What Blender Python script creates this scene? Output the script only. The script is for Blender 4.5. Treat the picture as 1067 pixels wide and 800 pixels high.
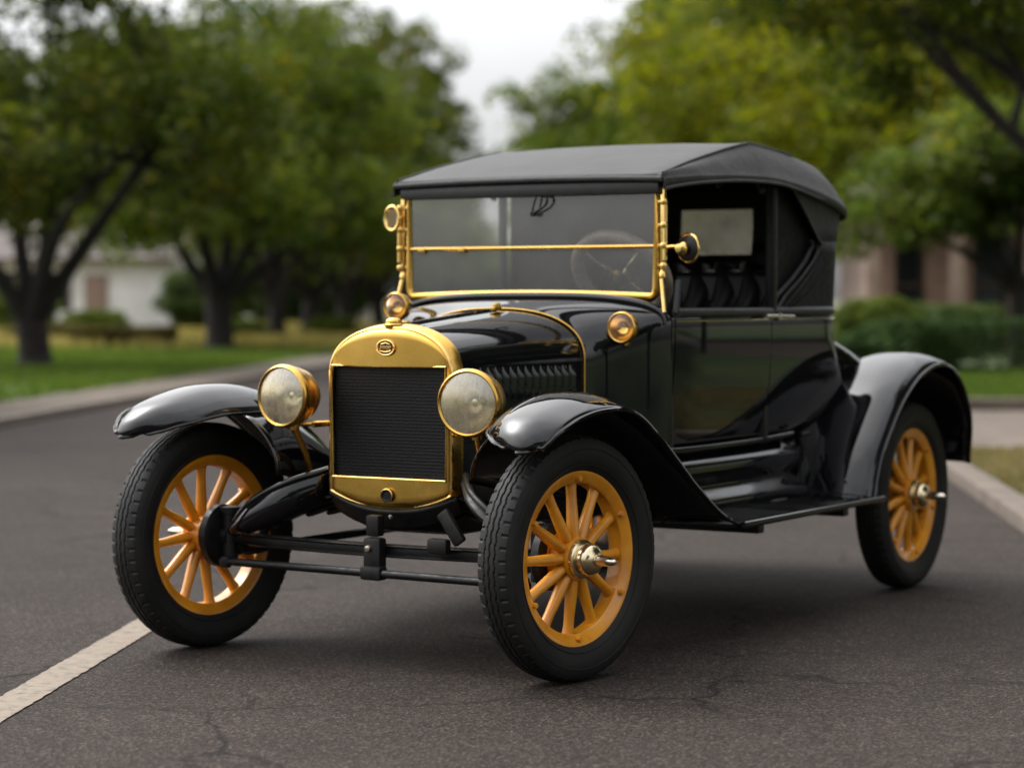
import bpy, bmesh, math, random
import numpy as np
from mathutils import Vector, Matrix

for o in list(bpy.data.objects):
    bpy.data.objects.remove(o)
SC = bpy.context.scene
COL = SC.collection
R = math.radians
PI = math.pi

# ------------------------------------------------------------------ camera
cd = bpy.data.cameras.new('camera')
cam = bpy.data.objects.new('camera', cd)
COL.objects.link(cam)
SC.camera = cam
cd.sensor_width = 36.0
cd.lens = 36.0 * 2438.8 / 1067.0
cd.clip_start = 0.1
cd.clip_end = 3000
cam.location = (0, 0, 1.1744)
cam.rotation_euler = (R(90 - 2.0675), 0, R(4.606))
cd.dof.use_dof = True
cd.dof.focus_distance = 6.95
cd.dof.aperture_fstop = 1.9
cd.dof.aperture_blades = 0

# ------------------------------------------------------------------ world, sun, exposure
SUN_EL, SUN_AZ = R(52), R(-62)          # azimuth measured from +Y towards +X
w = bpy.data.worlds.new('World')
SC.world = w
w.use_nodes = True
nt = w.node_tree
for n in list(nt.nodes):
    nt.nodes.remove(n)
out = nt.nodes.new('ShaderNodeOutputWorld')
bg = nt.nodes.new('ShaderNodeBackground')
sky = nt.nodes.new('ShaderNodeTexSky')
sky.sky_type = 'NISHITA'
sky.sun_disc = False
sky.sun_elevation = SUN_EL
sky.sun_rotation = SUN_AZ
sky.dust_density = 3.0
hs = nt.nodes.new('ShaderNodeHueSaturation')
hs.inputs['Saturation'].default_value = 0.10
# an overcast deck: desaturated sky with broad soft cloud variation
tc = nt.nodes.new('ShaderNodeTexCoord')
nz = nt.nodes.new('ShaderNodeTexNoise')
nz.inputs['Scale'].default_value = 2.2
nz.inputs['Detail'].default_value = 5
cr = nt.nodes.new('ShaderNodeValToRGB')
cr.color_ramp.elements[0].position = 0.3
cr.color_ramp.elements[0].color = (0.92, 0.93, 0.96, 1)
cr.color_ramp.elements[1].position = 0.7
cr.color_ramp.elements[1].color = (1.28, 1.27, 1.25, 1)
mx = nt.nodes.new('ShaderNodeMix')
mx.data_type = 'RGBA'
mx.blend_type = 'MULTIPLY'
mx.inputs[0].default_value = 1.0
nt.links.new(sky.outputs[0], hs.inputs['Color'])
nt.links.new(tc.outputs['Generated'], nz.inputs['Vector'])
nt.links.new(nz.outputs[0], cr.inputs[0])
nt.links.new(hs.outputs[0], mx.inputs[6])
nt.links.new(cr.outputs[0], mx.inputs[7])
# standard overcast distribution: the deck is brighter overhead than at the horizon
sx = nt.nodes.new('ShaderNodeSeparateXYZ')
nt.links.new(tc.outputs['Generated'], sx.inputs[0])
zr = nt.nodes.new('ShaderNodeMapRange')
zr.inputs['From Min'].default_value = 0.05
zr.inputs['From Max'].default_value = 0.9
zr.inputs['To Min'].default_value = 0.85
zr.inputs['To Max'].default_value = 3.0
nt.links.new(sx.outputs[2], zr.inputs['Value'])
mz = nt.nodes.new('ShaderNodeMix')
mz.data_type = 'RGBA'
mz.blend_type = 'MULTIPLY'
mz.inputs[0].default_value = 1.0
nt.links.new(mx.outputs[2], mz.inputs[6])
nt.links.new(zr.outputs[0], mz.inputs[7])
nt.links.new(mz.outputs[2], bg.inputs[0])
bg.inputs[1].default_value = 0.15
nt.links.new(bg.outputs[0], out.inputs[0])

sd = bpy.data.lights.new('sun', 'SUN')
sun = bpy.data.objects.new('sun', sd)
COL.objects.link(sun)
sd.energy = 0.5
sd.angle = R(110)
sd.color = (1.0, 0.93, 0.83)
sdir = Vector((math.sin(SUN_AZ) * math.cos(SUN_EL), math.cos(SUN_AZ) * math.cos(SUN_EL), math.sin(SUN_EL)))
sun.rotation_euler = sdir.to_track_quat('Z', 'Y').to_euler()
sun.location = (0, 0, 30)

SC.view_settings.view_transform = 'Standard'
SC.view_settings.look = 'None'
SC.view_settings.exposure = 0.5
SC.view_settings.gamma = 1.0
SC.view_settings.use_curve_mapping = False
SC.render.engine = 'CYCLES'
SC.cycles.use_denoising = True
SC.cycles.max_bounces = 8
SC.cycles.transparent_max_bounces = 16
SC.cycles.caustics_reflective = False
SC.cycles.caustics_refractive = False


# ------------------------------------------------------------------ materials
def new_mat(name):
    m = bpy.data.materials.new(name)
    m.use_nodes = True
    return m, m.node_tree, m.node_tree.nodes['Principled BSDF']


def N(t, typ, **kw):
    n = t.nodes.new(typ)
    for k, v in kw.items():
        if k in n.inputs:
            n.inputs[k].default_value = v
        else:
            setattr(n, k, v)
    return n


def ramp(t, src, stops):
    c = t.nodes.new('ShaderNodeValToRGB')
    e = c.color_ramp.elements
    while len(e) < len(stops):
        e.new(0.5)
    for i, (p, col) in enumerate(stops):
        e[i].position = p
        e[i].color = tuple(col) + (1,) if len(col) == 3 else col
    t.links.new(src, c.inputs[0])
    return c


def add_bump(t, p, src, strength, dist):
    b = N(t, 'ShaderNodeBump', Strength=strength, Distance=dist)
    t.links.new(src, b.inputs['Height'])
    t.links.new(b.outputs[0], p.inputs['Normal'])
    return b


def coords(t, scale=None, kind='Object'):
    tc = t.nodes.new('ShaderNodeTexCoord')
    if scale is None:
        return tc.outputs[kind]
    mp = t.nodes.new('ShaderNodeMapping')
    mp.inputs['Scale'].default_value = scale
    t.links.new(tc.outputs[kind], mp.inputs['Vector'])
    return mp.outputs[0]


def noise(t, vec, scale, detail=4, rough=0.55):
    n = N(t, 'ShaderNodeTexNoise', Scale=scale, Detail=detail, Roughness=rough)
    t.links.new(vec, n.inputs['Vector'])
    return n.outputs[0]


def simple(name, c1, c2, rough=(0.4, 0.6), metal=0.0, nscale=20, bump=0.0, bdist=0.002, coat=0.0, bscale=None, spec=0.5):
    """two-tone noise material with varied gloss"""
    m, t, p = new_mat(name)
    v = coords(t)
    n = noise(t, v, nscale)
    t.links.new(ramp(t, n, [(0.3, c1), (0.7, c2)]).outputs[0], p.inputs['Base Color'])
    n2 = noise(t, v, nscale * 2.7, 6)
    t.links.new(ramp(t, n2, [(0.3, (rough[0],) * 3), (0.7, (rough[1],) * 3)]).outputs[0], p.inputs['Roughness'])
    p.inputs['Metallic'].default_value = metal
    p.inputs['Specular IOR Level'].default_value = spec
    p.inputs['Coat Weight'].default_value = coat
    p.inputs['Coat Roughness'].default_value = 0.03
    if bump:
        add_bump(t, p, noise(t, v, bscale or nscale * 5, 6), bump, bdist)
    return m


M = {}
M['paint'] = simple('black_paint', (0.003, 0.003, 0.004), (0.005, 0.005, 0.006), (0.025, 0.07), nscale=6, bump=0.02, bdist=0.004, bscale=14, coat=0.0, spec=0.5)
M['frame'] = simple('black_chassis_enamel', (0.003, 0.003, 0.0033), (0.009, 0.0082, 0.0075), (0.3, 0.6), nscale=16, bump=0.2, bdist=0.001, spec=0.3)
M['brass'] = simple('satin_brass', (0.52, 0.305, 0.066), (0.62, 0.38, 0.092), (0.24, 0.31), metal=1.0, nscale=5, bump=0.03, bdist=0.001)
M['brass_bright'] = simple('polished_brass', (0.76, 0.49, 0.15), (0.86, 0.60, 0.22), (0.10, 0.22), metal=1.0, nscale=14, bump=0.03, bdist=0.001)
M['hubmetal'] = simple('warm_nickel', (0.66, 0.54, 0.34), (0.74, 0.63, 0.43), (0.14, 0.26), metal=1.0, nscale=20)
M['nickel'] = simple('polished_nickel', (0.62, 0.56, 0.46), (0.72, 0.66, 0.56), (0.12, 0.25), metal=1.0, nscale=20)
M['orange'] = simple('amber_wheel_paint', (0.46, 0.165, 0.007), (0.70, 0.285, 0.013), (0.26, 0.48), nscale=8, bump=0.06, bdist=0.002, coat=0.3)
M['leather'] = simple('black_leather', (0.008, 0.008, 0.009), (0.016, 0.016, 0.017), (0.35, 0.5), nscale=30, bump=0.4, bdist=0.002, bscale=180)
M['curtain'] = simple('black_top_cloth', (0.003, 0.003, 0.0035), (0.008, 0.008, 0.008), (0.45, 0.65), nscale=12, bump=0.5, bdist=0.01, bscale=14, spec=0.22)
M['rimwood'] = simple('dark_wheel_rim_wood', (0.18, 0.14, 0.11), (0.28, 0.22, 0.18), (0.2, 0.3), nscale=20)
M['dark'] = simple('dark_interior', (0.006, 0.006, 0.006), (0.012, 0.011, 0.010), (0.6, 0.8), nscale=10)
M['reflector'] = simple('lamp_reflector', (0.72, 0.66, 0.50), (0.80, 0.74, 0.58), (0.20, 0.34), metal=1.0, nscale=12)
M['badge_red'] = simple('dark_red_enamel', (0.05, 0.006, 0.004), (0.09, 0.012, 0.006), (0.15, 0.25), nscale=60, coat=0.5)


def rubber():
    m, t, p = new_mat('tyre_rubber')
    v = coords(t)
    n = noise(t, v, 9, 6)
    t.links.new(ramp(t, n, [(0.35, (0.006, 0.006, 0.006)), (0.75, (0.014, 0.0128, 0.0115))]).outputs[0], p.inputs['Base Color'])
    p.inputs['Roughness'].default_value = 0.62
    p.inputs['Specular IOR Level'].default_value = 0.25
    add_bump(t, p, noise(t, v, 260, 3), 0.35, 0.001)
    return m


M['rubber'] = rubber()


def canvas():
    m, t, p = new_mat('black_canvas')
    v = coords(t)
    n = noise(t, v, 5, 6, 0.6)
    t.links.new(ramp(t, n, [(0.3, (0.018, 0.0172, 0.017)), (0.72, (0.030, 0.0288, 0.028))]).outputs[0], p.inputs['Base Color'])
    p.inputs['Roughness'].default_value = 0.68
    p.inputs['Sheen Weight'].default_value = 0.05
    p.inputs['Specular IOR Level'].default_value = 0.35
    wx = N(t, 'ShaderNodeTexWave', Scale=110.0, Distortion=0.6)
    wx.bands_direction = 'X'
    wy = N(t, 'ShaderNodeTexWave', Scale=110.0, Distortion=0.6)
    wy.bands_direction = 'Y'
    t.links.new(v, wx.inputs['Vector'])
    t.links.new(v, wy.inputs['Vector'])
    a = N(t, 'ShaderNodeMath', operation='ADD')
    t.links.new(wx.outputs[1], a.inputs[0])
    t.links.new(wy.outputs[1], a.inputs[1])
    big = noise(t, coords(t, (1, .45, 1)), 9, 6, 0.6)
    a2 = N(t, 'ShaderNodeMath', operation='MULTIPLY_ADD')
    t.links.new(big, a2.inputs[0])
    a2.inputs[1].default_value = 40.0
    t.links.new(a.outputs[0], a2.inputs[2])
    add_bump(t, p, a2.outputs[0], 0.35, 0.001)
    return m


M['canvas'] = canvas()


def glass(name, veil, gloss, tint=(0.90, 0.92, 0.90), hazy=False):
    """clear pane with a thin pale veil painted over it as haze"""
    m, t, p = new_mat(name)
    t.nodes.remove(p)
    o = t.nodes['Material Output']
    tr = N(t, 'ShaderNodeBsdfTransparent', Color=tint + (1,))
    gl = N(t, 'ShaderNodeBsdfGlossy', Roughness=0.03, Color=(0.95, 0.95, 0.95, 1))
    df = N(t, 'ShaderNodeBsdfTranslucent', Color=(0.62, 0.56, 0.46, 1)) if hazy else N(t, 'ShaderNodeBsdfDiffuse', Color=(0.42, 0.41, 0.38, 1))
    m1 = N(t, 'ShaderNodeMixShader')
    m2 = N(t, 'ShaderNodeMixShader')
    lw = N(t, 'ShaderNodeLayerWeight', Blend=0.25)
    ad = N(t, 'ShaderNodeMath', operation='MULTIPLY_ADD')
    t.links.new(lw.outputs['Fresnel'], ad.inputs[0])
    ad.inputs[1].default_value = 0.7
    ad.inputs[2].default_value = gloss
    t.links.new(ad.outputs[0], m1.inputs[0])
    t.links.new(tr.outputs[0], m1.inputs[1])
    t.links.new(gl.outputs[0], m1.inputs[2])
    n = noise(t, coords(t), 5, 7, 0.65)
    rr = ramp(t, n, [(0.3, (veil * 0.6,) * 3), (0.75, (veil * 1.5,) * 3)])
    t.links.new(rr.outputs[0], m2.inputs[0])
    t.links.new(m1.outputs[0], m2.inputs[1])
    t.links.new(df.outputs[0], m2.inputs[2])
    t.links.new(m2.outputs[0], o.inputs[0])
    return m


M['glass'] = glass('windshield_glass', 0.11, 0.18)  # pale veil in the shader stands in for grey reflections on the glass
M['celluloid'] = glass('celluloid_window', 0.22, 0.02, (0.90, 0.86, 0.78), True)  # hazy celluloid, its veil raised to brighten the window


def lens():
    m, t, p = new_mat('fluted_lens_glass')
    t.nodes.remove(p)
    o = t.nodes['Material Output']
    tr = N(t, 'ShaderNodeBsdfTransparent', Color=(0.96, 0.92, 0.82, 1))
    gl = N(t, 'ShaderNodeBsdfGlossy', Roughness=0.12, Color=(0.95, 0.93, 0.88, 1))
    df = N(t, 'ShaderNodeBsdfDiffuse', Color=(0.52, 0.47, 0.35, 1))
    v = coords(t, (1, 1, 0.12))
    b = N(t, 'ShaderNodeBump', Strength=0.5, Distance=0.003)
    t.links.new(noise(t, v, 95, 3), b.inputs['Height'])
    for s in (gl, df):
        t.links.new(b.outputs[0], s.inputs['Normal'])
    m1 = N(t, 'ShaderNodeMixShader')
    m1.inputs[0].default_value = 0.28
    m2 = N(t, 'ShaderNodeMixShader')
    t.links.new(ramp(t, noise(t, v, 42, 5, 0.7), [(0.35, (0.06,) * 3), (0.7, (0.40,) * 3)]).outputs[0], m2.inputs[0])
    t.links.new(tr.outputs[0], m1.inputs[1])
    t.links.new(gl.outputs[0], m1.inputs[2])
    t.links.new(m1.outputs[0], m2.inputs[1])
    t.links.new(df.outputs[0], m2.inputs[2])
    t.links.new(m2.outputs[0], o.inputs[0])
    return m


M['lens'] = lens()


def honeycomb():
    m, t, p = new_mat('honeycomb_core')
    v = coords(t)
    vo = N(t, 'ShaderNodeTexVoronoi', Scale=92.0, Randomness=0.14)
    vo.feature = 'DISTANCE_TO_EDGE'
    t.links.new(v, vo.inputs['Vector'])
    r_ = ramp(t, vo.outputs['Distance'], [(0.02, (1, 1, 1)), (0.10, (0, 0, 0))])
    c = ramp(t, r_.outputs[0], [(0.0, (0.0008, 0.0008, 0.001)), (1.0, (0.006, 0.006, 0.0065))])
    t.links.new(c.outputs[0], p.inputs['Base Color'])
    p.inputs['Roughness'].default_value = 0.5
    p.inputs['Specular IOR Level'].default_value = 0.22
    add_bump(t, p, vo.outputs['Distance'], 0.5, 0.008)
    return m


M['core'] = honeycomb()


def asphalt():
    m, t, p = new_mat('asphalt')
    v = coords(t)
    fine = N(t, 'ShaderNodeTexVoronoi', Scale=150.0)
    t.links.new(v, fine.inputs['Vector'])
    big = noise(t, v, 0.45, 5, 0.6)
    mid = noise(t, v, 3.5, 6, 0.65)
    c1 = ramp(t, fine.outputs['Color'], [(0.1, (0.0145, 0.0117, 0.0102)), (0.65, (0.0375, 0.0305, 0.0266)), (0.97, (0.11, 0.092, 0.077))])
    c2 = ramp(t, big, [(0.3, (0.66, 0.64, 0.63)), (0.72, (1.0, 0.97, 0.95))])
    c3 = ramp(t, mid, [(0.3, (0.84, 0.84, 0.84)), (0.7, (1.12, 1.11, 1.10))])
    a = N(t, 'ShaderNodeMix', data_type='RGBA', blend_type='MULTIPLY')
    a.inputs[0].default_value = 1
    t.links.new(c1.outputs[0], a.inputs[6])
    t.links.new(c2.outputs[0], a.inputs[7])
    b = N(t, 'ShaderNodeMix', data_type='RGBA', blend_type='MULTIPLY')
    b.inputs[0].default_value = 1
    t.links.new(a.outputs[2], b.inputs[6])
    t.links.new(c3.outputs[0], b.inputs[7])
    # hairline cracks, only here and there
    wv = N(t, 'ShaderNodeVectorMath', operation='ADD')
    wn = N(t, 'ShaderNodeTexNoise', Scale=3.0, Detail=5.0)
    t.links.new(v, wn.inputs['Vector'])
    sc_ = N(t, 'ShaderNodeVectorMath', operation='SCALE')
    sc_.inputs['Scale'].default_value = 0.35
    t.links.new(wn.outputs['Color'], sc_.inputs[0])
    t.links.new(v, wv.inputs[0])
    t.links.new(sc_.outputs[0], wv.inputs[1])
    ck = N(t, 'ShaderNodeTexVoronoi', Scale=0.85)
    ck.feature = 'DISTANCE_TO_EDGE'
    t.links.new(wv.outputs[0], ck.inputs['Vector'])
    ckr = ramp(t, ck.outputs['Distance'], [(0.0, (1, 1, 1)), (0.015, (0, 0, 0))])
    msk = ramp(t, noise(t, v, 0.9, 3), [(0.44, (0, 0, 0)), (0.56, (0.85, 0.85, 0.85))])
    mm = N(t, 'ShaderNodeMath', operation='MULTIPLY')
    t.links.new(ckr.outputs[0], mm.inputs[0])
    t.links.new(msk.outputs[0], mm.inputs[1])
    d = N(t, 'ShaderNodeMix', data_type='RGBA')
    t.links.new(mm.outputs[0], d.inputs[0])
    t.links.new(b.outputs[2], d.inputs[6])
    d.inputs[7].default_value = (0.004, 0.0036, 0.0034, 1)
    t.links.new(d.outputs[2], p.inputs['Base Color'])
    p.inputs['Roughness'].default_value = 0.85
    p.inputs['Specular IOR Level'].default_value = 0.10
    h = N(t, 'ShaderNodeMath', operation='MULTIPLY_ADD')
    t.links.new(fine.outputs['Distance'], h.inputs[0])
    h.inputs[1].default_value = 0.6
    t.links.new(noise(t, v, 60, 4), h.inputs[2])
    add_bump(t, p, h.outputs[0], 0.55, 0.006)
    return m


M['asphalt'] = asphalt()


def line_paint():
    m, t, p = new_mat('worn_road_paint')
    v = coords(t)
    n = noise(t, v, 22, 8, 0.7)
    c = ramp(t, n, [(0.36, (0.045, 0.037, 0.031)), (0.46, (0.145, 0.112, 0.078)), (0.75, (0.205, 0.162, 0.114))])
    t.links.new(c.outputs[0], p.inputs['Base Color'])
    p.inputs['Roughness'].default_value = 0.75
    add_bump(t, p, noise(t, v, 120, 4), 0.4, 0.003)
    return m


M['line'] = line_paint()
M['lawn'] = simple('lawn_soil', (0.024, 0.044, 0.010), (0.062, 0.092, 0.020), (0.8, 0.95), nscale=0.9, bump=0.6, bdist=0.05, bscale=30)
M['meadow'] = simple('dry_meadow', (0.16, 0.135, 0.050), (0.27, 0.23, 0.10), (0.85, 0.95), nscale=0.35, bump=0.6, bdist=0.1, bscale=12)
M['ground'] = simple('far_ground', (0.045, 0.055, 0.020), (0.085, 0.085, 0.035), (0.85, 0.95), nscale=0.1)
M['earth'] = simple('worn_earth', (0.050, 0.037, 0.024), (0.105, 0.080, 0.056), (0.85, 0.95), nscale=2.2, bump=0.7, bdist=0.02, bscale=40)
M['concrete'] = simple('old_concrete', (0.062, 0.046, 0.033), (0.118, 0.090, 0.066), (0.75, 0.9), nscale=3.0, bump=0.4, bdist=0.006, bscale=60)
M['brick'] = None
M['white'] = simple('white_clapboard', (0.55, 0.54, 0.52), (0.74, 0.73, 0.71), (0.6, 0.75), nscale=1.2)
M['pinkstone'] = simple('pale_stone_column', (0.20, 0.135, 0.10), (0.29, 0.20, 0.155), (0.7, 0.85), nscale=3)
M['slate'] = simple('roof_shingle', (0.05, 0.04, 0.035), (0.10, 0.08, 0.07), (0.8, 0.9), nscale=6)
M['winglass'] = simple('house_window_glass', (0.010, 0.012, 0.014), (0.02, 0.022, 0.025), (0.05, 0.12), nscale=2)
M['doorwood'] = simple('dark_door_wood', (0.035, 0.015, 0.008), (0.06, 0.026, 0.012), (0.4, 0.55), nscale=8)
M['redwood'] = simple('faded_brown_paint', (0.11, 0.075, 0.062), (0.17, 0.115, 0.095), (0.6, 0.8), nscale=4)


def brick():
    m, t, p = new_mat('brown_brick')
    b = N(t, 'ShaderNodeTexBrick', Scale=4.0)
    b.inputs['Color1'].default_value = (0.19, 0.095, 0.062, 1)
    b.inputs['Color2'].default_value = (0.27, 0.15, 0.10, 1)
    b.inputs['Mortar'].default_value = (0.26, 0.22, 0.19, 1)
    mp = N(t, 'ShaderNodeMapping')
    mp.inputs['Rotation'].default_value = (R(90), 0, 0)
    t.links.new(coords(t), mp.inputs['Vector'])
    t.links.new(mp.outputs[0], b.inputs['Vector'])
    t.links.new(b.outputs[0], p.inputs['Base Color'])
    p.inputs['Roughness'].default_value = 0.85
    add_bump(t, p, b.outputs['Fac'], 0.4, -0.01)
    return m


M['brick'] = brick()
M['bark'] = simple('bark', (0.006, 0.0045, 0.0035), (0.020, 0.015, 0.0115), (0.85, 0.95), nscale=5, bump=0.9, bdist=0.05, bscale=14)


def leafmat(name, stops, trans=0.35):
    m, t, p = new_mat(name)
    g = t.nodes.new('ShaderNodeNewGeometry')
    big = noise(t, coords(t), 0.55, 2)
    ad = N(t, 'ShaderNodeMath', operation='MULTIPLY_ADD')
    t.links.new(g.outputs['Random Per Island'], ad.inputs[0])
    ad.inputs[1].default_value = 0.5
    sb = N(t, 'ShaderNodeMath', operation='SUBTRACT')
    t.links.new(big, sb.inputs[0])
    sb.inputs[1].default_value = 0.25
    t.links.new(sb.outputs[0], ad.inputs[2])
    c = ramp(t, ad.outputs[0], stops)
    t.links.new(c.outputs[0], p.inputs['Base Color'])
    p.inputs['Roughness'].default_value = 0.6
    p.inputs['Specular IOR Level'].default_value = 0.15
    tl = N(t, 'ShaderNodeBsdfTranslucent')
    hv = N(t, 'ShaderNodeHueSaturation', Saturation=1.1, Value=1.4)
    t.links.new(c.outputs[0], hv.inputs['Color'])
    t.links.new(hv.outputs[0], tl.inputs['Color'])
    ms = N(t, 'ShaderNodeMixShader')
    ms.inputs[0].default_value = trans
    o = t.nodes['Material Output']
    t.links.new(p.outputs[0], ms.inputs[1])
    t.links.new(tl.outputs[0], ms.inputs[2])
    t.links.new(ms.outputs[0], o.inputs[0])
    return m


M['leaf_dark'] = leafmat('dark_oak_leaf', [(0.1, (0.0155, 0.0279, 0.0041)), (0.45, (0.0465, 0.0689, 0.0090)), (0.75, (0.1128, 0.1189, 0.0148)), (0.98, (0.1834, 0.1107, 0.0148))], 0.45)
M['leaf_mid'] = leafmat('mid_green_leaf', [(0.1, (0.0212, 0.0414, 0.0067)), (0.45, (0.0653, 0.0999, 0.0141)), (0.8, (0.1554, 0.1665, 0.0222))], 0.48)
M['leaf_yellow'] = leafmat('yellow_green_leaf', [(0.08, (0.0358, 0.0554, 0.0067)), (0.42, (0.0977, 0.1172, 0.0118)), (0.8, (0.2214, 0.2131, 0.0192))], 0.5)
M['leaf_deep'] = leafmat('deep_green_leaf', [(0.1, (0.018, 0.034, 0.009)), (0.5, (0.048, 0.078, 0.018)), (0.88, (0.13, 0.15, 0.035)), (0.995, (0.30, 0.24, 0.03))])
M['leaf_garden'] = leafmat('garden_tree_leaf', [(0.1, (0.020, 0.040, 0.008)), (0.45, (0.055, 0.088, 0.014)), (0.75, (0.14, 0.165, 0.026)), (0.985, (0.32, 0.26, 0.03))], 0.42)
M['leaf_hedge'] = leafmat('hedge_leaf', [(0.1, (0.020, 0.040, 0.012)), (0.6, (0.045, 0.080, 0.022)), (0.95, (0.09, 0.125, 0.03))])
M['leaf_shrub'] = leafmat('bright_shrub_leaf', [(0.1, (0.05, 0.075, 0.012)), (0.6, (0.10, 0.135, 0.02)), (0.95, (0.18, 0.19, 0.035))])
M['leaf_dry'] = leafmat('dry_shrub_leaf', [(0.1, (0.05, 0.042, 0.014)), (0.6, (0.10, 0.085, 0.025)), (0.95, (0.22, 0.17, 0.05))])
M['grass'] = leafmat('grass_blade', [(0.1, (0.045, 0.078, 0.013)), (0.55, (0.085, 0.135, 0.020)), (0.92, (0.16, 0.19, 0.035))])
M['drygrass'] = leafmat('dry_grass_blade', [(0.1, (0.07, 0.07, 0.025)), (0.5, (0.17, 0.14, 0.06)), (0.95, (0.30, 0.24, 0.11))])
M['meadowgrass'] = leafmat('meadow_grass_blade', [(0.1, (0.10, 0.095, 0.03)), (0.5, (0.24, 0.20, 0.06)), (0.95, (0.38, 0.32, 0.12))])


# ------------------------------------------------------------------ mesh builder
class MB:
    def __init__(self):
        self.v = []
        self.f = []

    def add(self, verts, faces):
        b = len(self.v)
        self.v.extend([tuple(p) for p in verts])
        self.f.extend([tuple(b + i for i in f) for f in faces])

    def grid(self, P, cu=False, cv=False, skip=None):
        """P[i][j] points; quads between rows"""
        nu, nv = len(P), len(P[0])
        fs = []
        for i in range(nu if cu else nu - 1):
            for j in range(nv if cv else nv - 1):
                if skip and skip(i, j):
                    continue
                i2, j2 = (i + 1) % nu, (j + 1) % nv
                fs.append((i * nv + j, i2 * nv + j, i2 * nv + j2, i * nv + j2))
        self.add([p for r in P for p in r], fs)

    def box(self, c, s, bev=0.0, rot=None):
        bm = bmesh.new()
        bmesh.ops.create_cube(bm, size=1.0)
        for v in bm.verts:
            v.co = Vector((v.co.x * s[0], v.co.y * s[1], v.co.z * s[2]))
        if bev:
            bmesh.ops.bevel(bm, geom=bm.edges[:], offset=min(bev, min(s) * 0.45), segments=2, affect='EDGES', profile=0.6)
        mt = Matrix.Translation(c)
        if rot is not None:
            mt = mt @ rot.to_matrix().to_4x4() if hasattr(rot, 'to_matrix') else mt @ rot
        bm.verts.index_update()
        self.add([mt @ v.co for v in bm.verts], [[v.index for v in f.verts] for f in bm.faces])
        bm.free()

    def tube(self, path, r, seg=10, closed=False, flat=None):
        path = [Vector(p) for p in path]
        n = len(path)
        rs = r if isinstance(r, (list, tuple)) else [r] * n
        rows = []
        up = None
        for i, p in enumerate(path):
            if closed:
                d = path[(i + 1) % n] - path[i - 1]
            else:
                d = path[min(i + 1, n - 1)] - path[max(i - 1, 0)]
            d.normalize()
            if up is None:
                up = Vector((0, 0, 1)) if abs(d.z) < 0.9 else Vector((1, 0, 0))
            a = d.cross(up)
            if a.length < 1e-5:
                a = d.orthogonal()
            a.normalize()
            b = a.cross(d).normalized()
            up = b
            k1, k2 = (1, 1) if flat is None else flat
            rows.append([p + a * (math.cos(t) * rs[i] * k1) + b * (math.sin(t) * rs[i] * k2) for t in [2 * PI * j / seg for j in range(seg)]])
        self.grid(rows, cu=closed, cv=True)
        if not closed:
            b0 = len(self.v)
            self.f.append(tuple(b0 - n * seg + j for j in range(seg)))
            self.f.append(tuple(b0 - seg + seg - 1 - j for j in range(seg)))

    def lathe(self, prof, axis='y', origin=(0, 0, 0), seg=48, closed=False, tilt=None):
        """prof: (radius, along) list"""
        rows = []
        o = Vector(origin)
        for k in range(seg):
            a = 2 * PI * k / seg
            c, s = math.cos(a), math.sin(a)
            row = []
            for r_, h in prof:
                if axis == 'y':
                    p = Vector((r_ * c, h, r_ * s))
                elif axis == 'x':
                    p = Vector((h, r_ * c, r_ * s))
                else:
                    p = Vector((r_ * c, r_ * s, h))
                if tilt is not None:
                    p = tilt @ p
                row.append(o + p)
            rows.append(row)
        self.grid(rows, cu=True, cv=closed)

    def poly_extrude(self, pts, vec):
        """flat polygon pushed along vec into a solid"""
        n = len(pts)
        vec = Vector(vec)
        A = [Vector(p) for p in pts]
        self.add(A + [p + vec for p in A],
                 [tuple(range(n - 1, -1, -1)), tuple(range(n, 2 * n))] + [(i, (i + 1) % n, n + (i + 1) % n, n + i) for i in range(n)])

    def build(self, name, mat, parent=None, smooth=True, angle=38, solid=0.0, loc=None, sub=0):
        me = bpy.data.meshes.new(name)
        me.from_pydata(self.v, [], self.f)
        bm = bmesh.new()
        bm.from_mesh(me)
        bmesh.ops.remove_doubles(bm, verts=bm.verts[:], dist=1e-6)
        bmesh.ops.recalc_face_normals(bm, faces=bm.faces[:])
        bm.to_mesh(me)
        bm.free()
        me.materials.append(mat)
        if smooth:
            for p in me.polygons:
                p.use_smooth = True
            me.set_sharp_from_angle(angle=R(angle))
        o = bpy.data.objects.new(name, me)
        COL.objects.link(o)
        if parent is not None:
            o.parent = parent
        if loc is not None:
            o.location = loc
        if solid:
            s = o.modifiers.new('thickness', 'SOLIDIFY')
            s.thickness = abs(solid)
            s.offset = -1 if solid > 0 else 1
        if sub:
            s = o.modifiers.new('smooth', 'SUBSURF')
            s.levels = s.render_levels = sub
        return o


def empty(name, loc=(0, 0, 0), rz=0.0):
    o = bpy.data.objects.new(name, None)
    COL.objects.link(o)
    o.location = loc
    o.rotation_euler = (0, 0, rz)
    o.empty_display_size = 0.2
    return o


def tag(o, label=None, cat=None, group=None, kind=None):
    if label:
        o['label'] = label
    if cat:
        o['category'] = cat
    if group:
        o['group'] = group
    if kind:
        o['kind'] = kind
    return o


def catmull(pts, n):
    """smooth resample of a polyline, any dimension"""
    P = [np.array(p, float) for p in pts]
    P = [2 * P[0] - P[1]] + P + [2 * P[-1] - P[-2]]
    outp = []
    m = len(P) - 3
    for k in range(n):
        u = k / (n - 1) * m
        i = min(int(u), m - 1)
        t = u - i
        p0, p1, p2, p3 = P[i:i + 4]
        outp.append(tuple(0.5 * ((2 * p1) + (-p0 + p2) * t + (2 * p0 - 5 * p1 + 4 * p2 - p3) * t * t + (-p0 + 3 * p1 - 3 * p2 + p3) * t ** 3)))
    return outp


def lerp(x, xs, ys):
    return float(np.interp(x, xs, ys))


def sstep(a, b, x):
    t = min(1, max(0, (x - a) / (b - a)))
    return t * t * (3 - 2 * t)


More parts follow.
